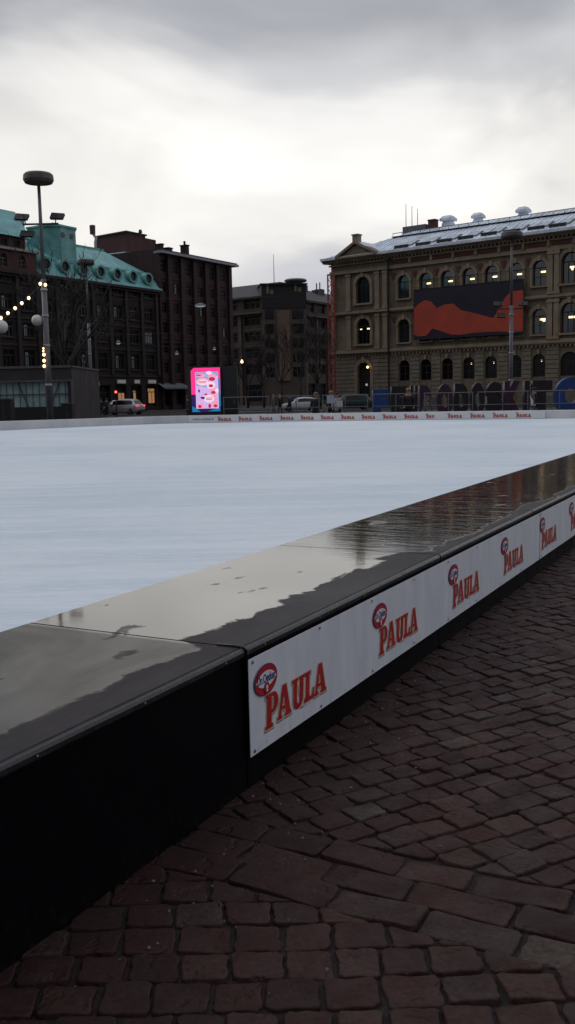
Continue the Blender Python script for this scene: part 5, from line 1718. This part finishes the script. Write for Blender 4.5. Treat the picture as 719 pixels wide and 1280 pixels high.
# ------------------------------------------------------------------ cars
def car(name, label, x, y, ang, paint, L=4.2, W_=1.75, H_=1.46, suv=False, tail=True):
    F0 = Fr(0, 0, 0)
    t = thing(name, (x, y, 0), label, 'car', rz=ang)
    n = 24
    sill = .22 if not suv else .28
    # stations: x, bottom z, belt z, roof z (or belt when no cabin), half width belt, half width roof
    if suv: S_ = [(-.5, .45, .62, .62, .70, .6), (-.49, .30, .95, .95, .80, .7), (-.44, .28, 1.02, 1.15, .86, .72), (-.38, .26, 1.03, 1.50, .88, .66), (-.30, .25, 1.02, 1.63, .89, .65), (-.10, .25, 1.00, 1.66, .89, .66), (.10, .25, .98, 1.62, .89, .66), (.20, .25, .97, 1.40, .89, .68), (.29, .25, .98, 1.02, .88, .78), (.40, .26, .92, .93, .86, .76), (.47, .28, .80, .80, .80, .68), (.5, .42, .58, .58, .68, .58)]
    else: S_ = [(-.5, .42, .60, .60, .68, .6), (-.49, .26, .88, .88, .79, .7), (-.45, .24, .92, 1.10, .84, .70), (-.40, .22, .92, 1.33, .86, .64), (-.30, .21, .91, 1.43, .87, .62), (-.12, .20, .90, 1.46, .87, .63), (.03, .20, .88, 1.40, .87, .64), (.12, .20, .87, 1.20, .87, .68), (.22, .20, .88, .92, .86, .76), (.36, .21, .80, .82, .84, .74), (.46, .24, .68, .69, .78, .66), (.5, .38, .52, .52, .66, .58)]
    P = []; k = 10
    for sx, zb, zl, zr, hw, hr in S_:
        X_ = sx * L; hw *= W_ / 1.76; hr *= W_ / 1.76
        ring = [(-hw * .92, zb), (-hw, zb + .12), (-hw, zl - .08), (-hw * .97, zl), (-hr, zr - .05 if zr > zl + .1 else zr), (-hr * .8, zr), (hr * .8, zr), (hr, zr - .05 if zr > zl + .1 else zr), (hw * .97, zl), (hw, zl - .08), (hw, zb + .12), (hw * .92, zb)]
        k = len(ring); P += [(X_, a, b) for a, b in ring]
    Fc = [(i * k + j, (i + 1) * k + j, (i + 1) * k + (j + 1) % k, i * k + (j + 1) % k) for i in range(len(S_) - 1) for j in range(k)] + [tuple(range(k)), tuple((len(S_) - 1) * k + j for j in range(k - 1, -1, -1))]
    b = MB(F0); b.poly(P, Fc); 
    me = bpy.data.meshes.new('body'); bb = b.build('body', paint, None, smooth=True); bb.parent = t
    gl = MB(F0)
    def side(i0, i1, ins=.06):
        for sg in (0, 1):
            gl.mark(); q_ = []
            for i in (i0, i1):
                sx, zb, zl, zr, hw, hr = S_[i]; hw *= W_ / 1.76; hr *= W_ / 1.76
                s_ = -1 if sg == 0 else 1
                for f_ in (.12, .84): q_.append((sx * L, s_ * (hw * .97 + (hr - hw * .97) * f_ + .012), zl + (zr - .05 - zl) * f_))
            gl.poly([q_[0], q_[2], q_[3], q_[1]] + [(a, c_ - .01 * s_, d_) for a, c_, d_ in (q_[0], q_[2], q_[3], q_[1])], [(0, 1, 2, 3), (7, 6, 5, 4), (0, 4, 5, 1), (1, 5, 6, 2), (2, 6, 7, 3), (3, 7, 4, 0)])
    for i in range(3, 7): side(i, i + 1)
    for o in gl.build_each('side_window', glass_dark, None): o.parent = t
    ws = MB(F0)
    for (i0, i1, e) in ((8, 6, .012), (2, 3, -.012)):
        a, c_ = S_[i0], S_[i1]
        q_ = [(a[0] * L + e, -.62, a[3] + .03), (a[0] * L + e, .62, a[3] + .03), (c_[0] * L + e * 2, .55, c_[3] - .03), (c_[0] * L + e * 2, -.55, c_[3] - .03)]
        ws.mark(); ws.poly([(x_, y_, z_ + .012) for x_, y_, z_ in q_] + [(x_, y_, z_ - .02) for x_, y_, z_ in q_], [(0, 1, 2, 3), (7, 6, 5, 4), (0, 4, 5, 1), (1, 5, 6, 2), (2, 6, 7, 3), (3, 7, 4, 0)])
    for o in ws.build_each('windscreen', glass_dark, None): o.parent = t
    for sx in (-.32, .31):
        for sy in (-1, 1):
            w = MB(F0); r = .33 if not suv else .36; yy = sy * (W_ / 2 - .10)
            w.poly([(sx * L + rr * math.cos(2 * math.pi * q / 18), yy + o_ * .11, r + rr * math.sin(2 * math.pi * q / 18)) for o_, rr in ((-1, r * .9), (-.8, r), (.8, r), (1, r * .9)) for q in range(18)],
                   [(i * 18 + q, i * 18 + (q + 1) % 18, (i + 1) * 18 + (q + 1) % 18, (i + 1) * 18 + q) for i in range(3) for q in range(18)] + [tuple(range(18)), tuple(54 + q for q in range(17, -1, -1))])
            o = w.build('wheel', MATS.get('tyre') or mat('tyre', (.012, .012, .012), .8, var=.1), None); o.parent = t
            rm = MB(F0)
            for q in range(5):
                a0 = 2 * math.pi * q / 5
                rm.prism([(sx * L + .04 * math.cos(a0 + 1.57), r + .04 * math.sin(a0 + 1.57)), (sx * L + .22 * math.cos(a0 + .2), r + .22 * math.sin(a0 + .2)), (sx * L + .22 * math.cos(a0 - .2), r + .22 * math.sin(a0 - .2)), (sx * L + .04 * math.cos(a0 - 1.57), r + .04 * math.sin(a0 - 1.57))], yy + sy * .112, yy + sy * .122)
            ro = rm.build('rim', grey_metal, None); ro.parent = o
    tl = mat('red_tail_lamp', (.5, .02, .03), .3, emit=(1, .08, .10), estr=1.0, var=.05); hl = mat('headlamp', (.6, .6, .65), .2, var=.05)
    for sy in (-1, 1):
        q_ = MB(F0); zl = .95 if suv else .8; q_.box(-.493 * L - .03, -.493 * L + .08, sy * .50, sy * .80 * W_ / 1.76, zl - .10, zl + .10); q_.build('tail_lamp', tl if suv else mat('dull_red_lamp', (.25, .02, .02), .3, var=.05), None).parent = t
        q_ = MB(F0); q_.box(.47 * L - .02, .485 * L + .03, sy * .45, sy * .74 * W_ / 1.76, .55, .68); q_.build('headlamp', hl, None).parent = t
        q_ = MB(F0); q_.box(.12 * L, .12 * L + .12, sy * (W_ / 2 + .0), sy * (W_ / 2 + .16), .92, 1.05); q_.build('mirror', black, None).parent = t
    bp = MB(F0); bp.mark(); bp.box(-.5 * L - .03, -.5 * L + .1, -.7, .7, .32, .50); bp.mark(); bp.box(.5 * L - .1, .5 * L + .03, -.66, .66, .28, .44); 
    for o in bp.build_each('bumper', black, None): o.parent = t
    return t


white_paint = mat('white_car_paint', (.50, .51, .55), .22, var=.04, vscale=2)
silver = mat('silver_car_paint', (.38, .37, .40), .25, .3, var=.04)
darkgreen = mat('dark_green_car_paint', (.012, .035, .032), .3, var=.1)
navyp = mat('dark_blue_car_paint', (.010, .012, .022), .3, var=.1)
car('parked_car', 'small white hatchback seen side-on beyond the far barriers', gX(374, 104), 104, R(180 + 8), white_paint, 4.0)
car('parked_car', 'pale crossover car with a red tail lamp by the lit shops at the left', gX(152, 99), 99, R(180 - 22), silver, 4.5, 1.85, 1.66, True)
car('parked_car', 'dark green car standing in front of the palace door', gX(438, 100), 100, R(184), darkgreen, 4.6, 1.85, 1.66, True)


# ------------------------------------------------------------------ people
def skin(name, verts, edges, radii, m, parent, sub=1):
    me = bpy.data.meshes.new(name); me.from_pydata(verts, edges, [])
    o = bpy.data.objects.new(name, me); COL.objects.link(o)
    md = o.modifiers.new('s', 'SKIN'); md.use_smooth_shade = True
    for i, r in enumerate(radii):
        me.skin_vertices[0].data[i].radius = (r, r) if not isinstance(r, tuple) else r
        me.skin_vertices[0].data[i].use_root = (i == 0)
    sb_ = o.modifiers.new('u', 'SUBSURF'); sb_.levels = sub; sb_.render_levels = sub
    bpy.context.view_layer.update()
    out = bpy.data.meshes.new_from_object(o.evaluated_get(bpy.context.evaluated_depsgraph_get()))
    bpy.data.objects.remove(o); bpy.data.meshes.remove(me)
    out.name = name; out.materials.clear(); out.materials.append(m)
    q_ = bpy.data.objects.new(name, out); COL.objects.link(q_); q_.parent = parent
    return q_


skin_m = mat('skin', (.36, .20, .15), .55, var=.1)


def person(label, x, y, rz, coat, trousers, hair, step=.12, arm=0.0, h=1.72, base=0.0, hood=None, legs=True):
    k = h / 1.72
    t = thing('person', (x, y, base), label, 'person', rz=rz)
    # body: pelvis root, spine, neck, head, arms, legs (x right, y forward)
    V = [(0, 0, .92), (0, 0, 1.15), (0, .01, 1.38), (0, .015, 1.48), (0, .03, 1.53), (0, .035, 1.62), (0, .03, 1.69),
         (-.17, 0, 1.40), (-.22, -.04, 1.14), (-.22, .04 + arm, .90), (-.22, .07 + arm, .82),
         (.17, 0, 1.40), (.22, .03, 1.14), (.20, .12 + arm, .93), (.19, .16 + arm, .86),
         (-.10, 0, .86), (-.10, step * .5, .50), (-.10, step, .09), (-.10, step + .12, .04),
         (.10, 0, .86), (.10, -step * .3, .50), (.10, -step, .09), (.10, -step + .12, .04)]
    E = [(0, 1), (1, 2), (2, 3), (3, 4), (4, 5), (5, 6), (2, 7), (7, 8), (8, 9), (9, 10), (2, 11), (11, 12), (12, 13), (13, 14), (0, 15), (15, 16), (16, 17), (17, 18), (0, 19), (19, 20), (20, 21), (21, 22)]
    Rr = [.13, .125, .12, .06, .075, .095, .07, .06, .042, .032, .036, .06, .042, .032, .036, .085, .055, .04, .04, .085, .055, .04, .04]
    V = [(a * k, b * k, c * k) for a, b, c in V]
    skin('body', V, E, Rr, skin_m, t)
    Vc = [(0, 0, .98), (0, 0, .78), (0, 0, 1.2), (0, .0, 1.40), (-.18, 0, 1.40), (-.235, -.04, 1.14), (-.235, .04 + arm, .91), (.18, 0, 1.40), (.235, .03, 1.14), (.215, .12 + arm, .94)]
    skin('coat', [(a * k, b * k, c * k) for a, b, c in Vc], [(0, 1), (0, 2), (2, 3), (3, 4), (4, 5), (5, 6), (3, 7), (7, 8), (8, 9)], [.18, .19, .165, .135, .085, .066, .055, .085, .066, .055], coat, t)
    Vt = [(0, 0, .92), (-.10, 0, .84), (-.10, step * .5, .50), (-.10, step, .13), (.10, 0, .84), (.10, -step * .3, .50), (.10, -step, .13)]
    skin('trousers', [(a * k, b * k, c * k) for a, b, c in Vt], [(0, 1), (1, 2), (2, 3), (0, 4), (4, 5), (5, 6)], [.14, .105, .078, .062, .105, .078, .062], trousers, t)
    hm = MB(Fr(0, 0, 0)); 
    prof = [(.001, 1.77), (.07, 1.755), (.105, 1.70), (.112, 1.65), (.10, 1.60), (.085, 1.585)]
    n = 14; P = []
    for r, z in prof:
        for q in range(n):
            a = 2 * math.pi * q / n; yy = math.sin(a)
            rr = r * (1.0 if yy < .3 or z > 1.68 else .86)
            P.append((rr * math.cos(a) * k, (rr * 1.1 * yy + .02) * k, (z + (.02 if yy > .5 and z < 1.66 else 0)) * k))
    Fc = [(i * n + q, i * n + (q + 1) % n, (i + 1) * n + (q + 1) % n, (i + 1) * n + q) for i in range(len(prof) - 1) for q in range(n)]
    hm.poly(P, Fc); hm.build('hair' if not hood else 'hat', hair, None, smooth=True).parent = t
    sh = MB(Fr(0, 0, 0))
    for sx, st in ((-.10, step), (.10, -step)): sh.mark(); sh.slab([(sx * k - .05, st - .09), (sx * k + .05, st - .09), (sx * k + .055, st + .12), (sx * k, st + .18), (sx * k - .055, st + .12)], 0, .085)
    for o in sh.build_each('shoe', black, None): o.parent = t
    return t


dk = mat('black_coat_cloth', (.012, .012, .014), .85, var=.2); nv = mat('navy_coat_cloth', (.015, .02, .035), .85, var=.2); br = mat('brown_coat_cloth', (.06, .042, .035), .85, var=.2)
pale = mat('pale_jacket_cloth', (.28, .29, .32), .8, var=.2); jean = mat('dark_jeans', (.02, .023, .035), .85, var=.2)
hb = mat('brown_hair', (.045, .028, .018), .7, var=.2); hk = mat('dark_hair', (.012, .01, .01), .7, var=.2); hg = mat('tan_knit_hat', (.20, .13, .09), .8, var=.2); hbl = mat('fair_hair', (.25, .17, .10), .7, var=.2)
person('person in dark coat and tan hat beside the white hatchback tail', gX(395, 47), 47, R(170), dk, jean, hg, h=1.72, hood=True)
person('person in a dark coat behind the pale sign board', gX(414, 50), 50, R(185), dk, jean, hbl, h=1.78)
pw = person('dark haired person with a pale scarf right of the sign board', gX(421.5, 48), 48, R(160), pale, dk, hk, h=1.70)
person('person in a black and white jacket standing before the dark letters', gX(510.5, 46), 46, R(180), dk, dk, hbl, h=1.82)
person('person at the far barriers right of the mast, dark coat', gX(668, 50), 50, R(90), dk, jean, hk, h=1.75)
person('person in dark clothes walking left of the glowing screen', gX(235, 62), 62, R(100), dk, jean, hb, .2)
person('left one of a pair in dark coats by the pale crossover car', gX(126, 92), 92, R(180), dk, jean, hk)
person('right one of a pair in dark coats by the pale crossover car', gX(133, 92.5), 92.5, R(200), nv, jean, hk)
person('person in brown coat under the bare trees left of the white hatchback', gX(342, 90), 90, R(120), br, jean, hbl, .2)
person('person in a pale hat standing at the front of the white hatchback', gX(350, 88), 88, R(60), dk, jean, hbl, .15)
person('person in a navy coat in front of the hatchback door', gX(362, 84), 84, R(270), nv, jean, hk, .18)
sc_ = thing('tote_bag', (gX(424.5, 47.6), 47.6, 1.02), 'white tote bag hanging from the dark haired person', 'bag')
b = MB(); x, y = sc_.location.x, sc_.location.y; b.prism([(x - .13, .98), (x + .12, 1.0), (x + .14, 1.32), (x - .15, 1.30)], y - .05, y + .05); b.build('bag_body', mat('white_cloth', (.6, .6, .62), .8, var=.1), sc_)
b = MB(); b.tube([(x - .1, y, 1.31), (x - .03, y, 1.55), (x + .04, y, 1.55), (x + .1, y, 1.31)], .012, 5); b.build('strap', dk, sc_)
# pale triangular cloth beside the right person
tc_ = thing('pennant_sign', (gX(667, 45), 45, 0), 'narrow white triangular sign at the barriers beside the right mast', 'sign')
p0, p1, p2 = atY(663, 494, 45), atY(664.5, 507, 45), atY(670, 507, 45)
b = MB(); b.prism([(p0.x, p0.z), (p1.x, p1.z), (p2.x, p2.z)], 45, 45.03); b.build('sign_face', mat('white_sign', (.75, .76, .8), .5, var=.05), tc_)
b = MB(); b.tube([((p1.x + p2.x) / 2, 45.02, 0), ((p1.x + p2.x) / 2, 45.02, p1.z)], .02, 6); b.build('post', grey_metal, tc_)
# square sign board on the barrier
sb_ = thing('sign_board', (gX(413.5, 39.0), 38.9, 1.2), 'plain grey square sign board fixed on the barrier', 'sign')
a, c = atY(408.7, 494, 38.7), atY(417.8, 504, 38.7)
b = MB(); b.box(a.x, c.x, 38.7, 38.73, c.z, a.z); b.build('board', mat('pale_grey_board', (.22, .24, .27), .5, var=.08), sb_)
b = MB(); b.box(a.x - .015, c.x + .015, 38.732, 38.75, c.z - .015, a.z + .015); b.build('frame', grey_metal, sb_)


# ------------------------------------------------------------------ bare trees
def bare_tree(label, x, y, h, seed, spread=.55, n0=5, thick=.2):
    rng = random.Random(seed)
    t = thing('bare_tree', (x, y, 0), label, 'tree', 'bare winter trees round the square')
    tr = MB(); cr = MB()
    th = h * .32
    tr.tube([(x, y, 0), (x + .05, y, th * .5), (x, y, th)], thick, 8, thick * .72)
    def br_(p, d, L, r, lv):
        pts = [p]; q_ = p.copy(); dd = d.copy()
        for _ in range(3):
            dd = (dd + Vector((rng.uniform(-.22, .22), rng.uniform(-.22, .22), rng.uniform(-.02, .16)))).normalized()
            q_ = q_ + dd * L / 3; pts.append(q_.copy())
        cr.tube(pts, r, 5 if lv < 2 else 3, r * .55)
        if lv >= 4: return
        for _ in range(rng.choice((2, 3, 3)) if lv < 3 else 3):
            k = rng.uniform(.35, 1); i = min(2, int(k * 3)); b0 = pts[i].lerp(pts[i + 1], k * 3 - i if k < 1 else 1)
            nd = (dd + Vector((rng.uniform(-1, 1), rng.uniform(-1, 1), rng.uniform(-.3, .7))) * .75).normalized()
            br_(b0, nd, L * rng.uniform(.55, .75), max(.024, r * .5), lv + 1)
    for i in range(n0):
        a = 2 * math.pi * i / n0 + rng.uniform(-.4, .4)
        d = Vector((math.cos(a) * spread, math.sin(a) * spread, 1)).normalized()
        br_(Vector((x, y, th * rng.uniform(.75, 1))), d, h * .34, thick * .5, 0)
    tr.build('trunk', bark, t, smooth=True); cr.build('crown', bark, t)


bare_tree('bare dark street tree between the left mast and the copper roofed block', gX(86, 84), 84, 15.0, 5, .6, 7, .26)
bare_tree('smaller bare tree just right of the street tree', gX(104, 97), 97, 11.0, 8, .6, 5, .18)
for i, (px, Yd, h, lab) in enumerate(((330, 128, 10, 'bare tree left of the corner tower, leftmost of the row'), (352, 122, 11, 'bare tree in front of the corner tower'), (376, 118, 12, 'tallest bare tree, right of the corner tower'), (398, 124, 11, 'bare tree left of the palace corner'), (310, 132, 9, 'low bare tree beside the black cabinet'))):
    bare_tree(lab, gX(px, Yd), Yd, h, 20 + i, .55, 5, .16)


# ------------------------------------------------------------------ suspended street lamps, traffic lights
def hung_lamp(px, py, Yd, label, w=.9, on=False):
    c = atY(px, py, Yd)
    t = thing('suspended_lamp', c, label, 'street lamp', 'lamps hung on wires over the street')
    b = MB(); b.lathe(c.x, c.y, [(w * .5, c.z - .1), (w * .46, c.z + .05), (w * .2, c.z + .2), (.05, c.z + .26)], 14); b.build('lamp_shade', pole_mat if not on else lamp_glow, t)
    g_ = MB(); g_.lathe(c.x, c.y, [(w * .3, c.z - .2), (w * .44, c.z - .103)], 14); g_.build('diffuser', lamp_glow if on else dim_light, t)
    wv = MB(); wv.tube([(c.x, c.y, c.z + .25), (c.x, c.y, c.z + .8)], .015, 4); wv.tube([(c.x - 11, c.y + 3, c.z + 1.2), (c.x, c.y, c.z + .8), (c.x + 11, c.y + 3, c.z + 1.2)], .015, 4); wv.build('wire', black, t)


hung_lamp(250.5, 381.5, 120, 'largest oval lamp hung high before the red brick block', 1.45)
hung_lamp(221, 441, 128, 'small oval lamp hung before the left part of the red brick block', .5)
hung_lamp(268, 435.5, 132, 'small oval lamp hung before the right part of the red brick block', .5)
hung_lamp(148, 428, 108, 'small pale lamp hung before the copper roofed block', .5)
hung_lamp(302.5, 452, 128, 'small glowing warm lamp hung at the corner block', .34, True)


def traffic_light(px, py, Yd, colr, label, idx):
    c = atY(px, py, Yd)
    t = thing('traffic_light', (c.x, c.y, 0), label, 'traffic light', 'traffic lights by the street')
    p = MB(); p.tube([(c.x, c.y, 0), (c.x, c.y, c.z - .5 + .3 * (1 - idx))], .06, 8); p.build('pole', black, t)
    zc = c.z - (.0 if idx == 2 else .0)
    z0 = c.z - .45 + (.30 * (idx - 1))*-1 * -1 if False else c.z - .15 - .3 * idx
    h = MB(); h.box(c.x - .17, c.x + .17, c.y - .02, c.y + .2, z0, z0 + .98); h.build('housing', black, t)
    for k in range(3):
        l = MB(); zz = z0 + .17 + k * .31
        l.poly([(c.x + .11 * math.cos(a), c.y - .03, zz + .11 * math.sin(a)) for a in [2 * math.pi * q / 14 for q in range(14)]] + [(c.x, c.y - .05, zz)], [(q, (q + 1) % 14, 14) for q in range(14)])
        l.build('signal_lens', mat('signal_' + colr[0], colr[1], .4, emit=colr[1], estr=5, var=.05) if k == idx else glass_dark, t)


traffic_light(100.5, 480.5, 84, ('green', (.1, .9, .55)), 'traffic light showing green beside the pavilion', 0)
traffic_light(145, 490.5, 90, ('red', (.9, .07, .04)), 'traffic light showing red by the lit shops', 2)


# small red kiosk with warm fascia
def kiosk():
    Yd = 96; a, b = atY(103, 478, Yd), atY(120, 511, Yd)
    t = thing('red_kiosk', (a.x, Yd, 0), 'small red kiosk with glowing orange fascia left of the shops', 'kiosk')
    m = MB(); m.box(a.x, b.x, Yd, Yd + 2.2, 0, a.z - .35); m.build('body', mat('red_kiosk_paint', (.14, .02, .015), .6, var=.2), t)
    m = MB(); m.box(a.x - .05, b.x + .05, Yd - .12, Yd + 2.25, a.z - .345, a.z + .05); m.build('fascia', mat('orange_fascia', (.3, .12, .04), .6, emit=(1, .35, .08), estr=.12, var=.2), t)
    m = MB(); m.box(a.x + .25, b.x - .3, Yd - .03, Yd - .003, .9, a.z - .7); m.build('window', mat('lit_kiosk_window', (.2, .1, .08), .4, emit=(.9, .25, .12), estr=.12, var=.2), t)
    m = MB(); m.box(a.x + .55, a.x + .95, Yd - .06, Yd - .032, .75, 1.5); m.build('poster', mat('blue_poster', (.25, .35, .6), .5, emit=(.4, .5, .9), estr=.25, var=.1), t)
    m = MB(); m.box(b.x - .26, b.x - .05, Yd - .03, Yd - .003, .05, 1.95); m.build('door', black, t)


kiosk()


# small litter stones on the paving and pebbles by the skirt
def pebbles():
    rng = random.Random(9); m = MB()
    for _ in range(170):
        s = rng.uniform(.8, 8); d = D_OUT - abs(rng.gauss(0, .35)) - .05; r = rng.uniform(.003, .008)
        p = PF.p(s, d, 0)
        m.poly([(p.x + r * math.cos(a) * rng.uniform(.7, 1.2), p.y + r * math.sin(a) * rng.uniform(.7, 1.2), .001) for a in [q * 1.256 for q in range(5)]] + [(p.x, p.y, r * 1.0 + .002)], [(q, (q + 1) % 5, 5) for q in range(5)])
    o = m.build('grit', mat('pale_grit', (.13, .10, .085), .8, var=.4, vscale=60)); tag(o, 'scattered grit and pebbles on the wet setts beside the skirt', 'gravel', kind='stuff')


pebbles()
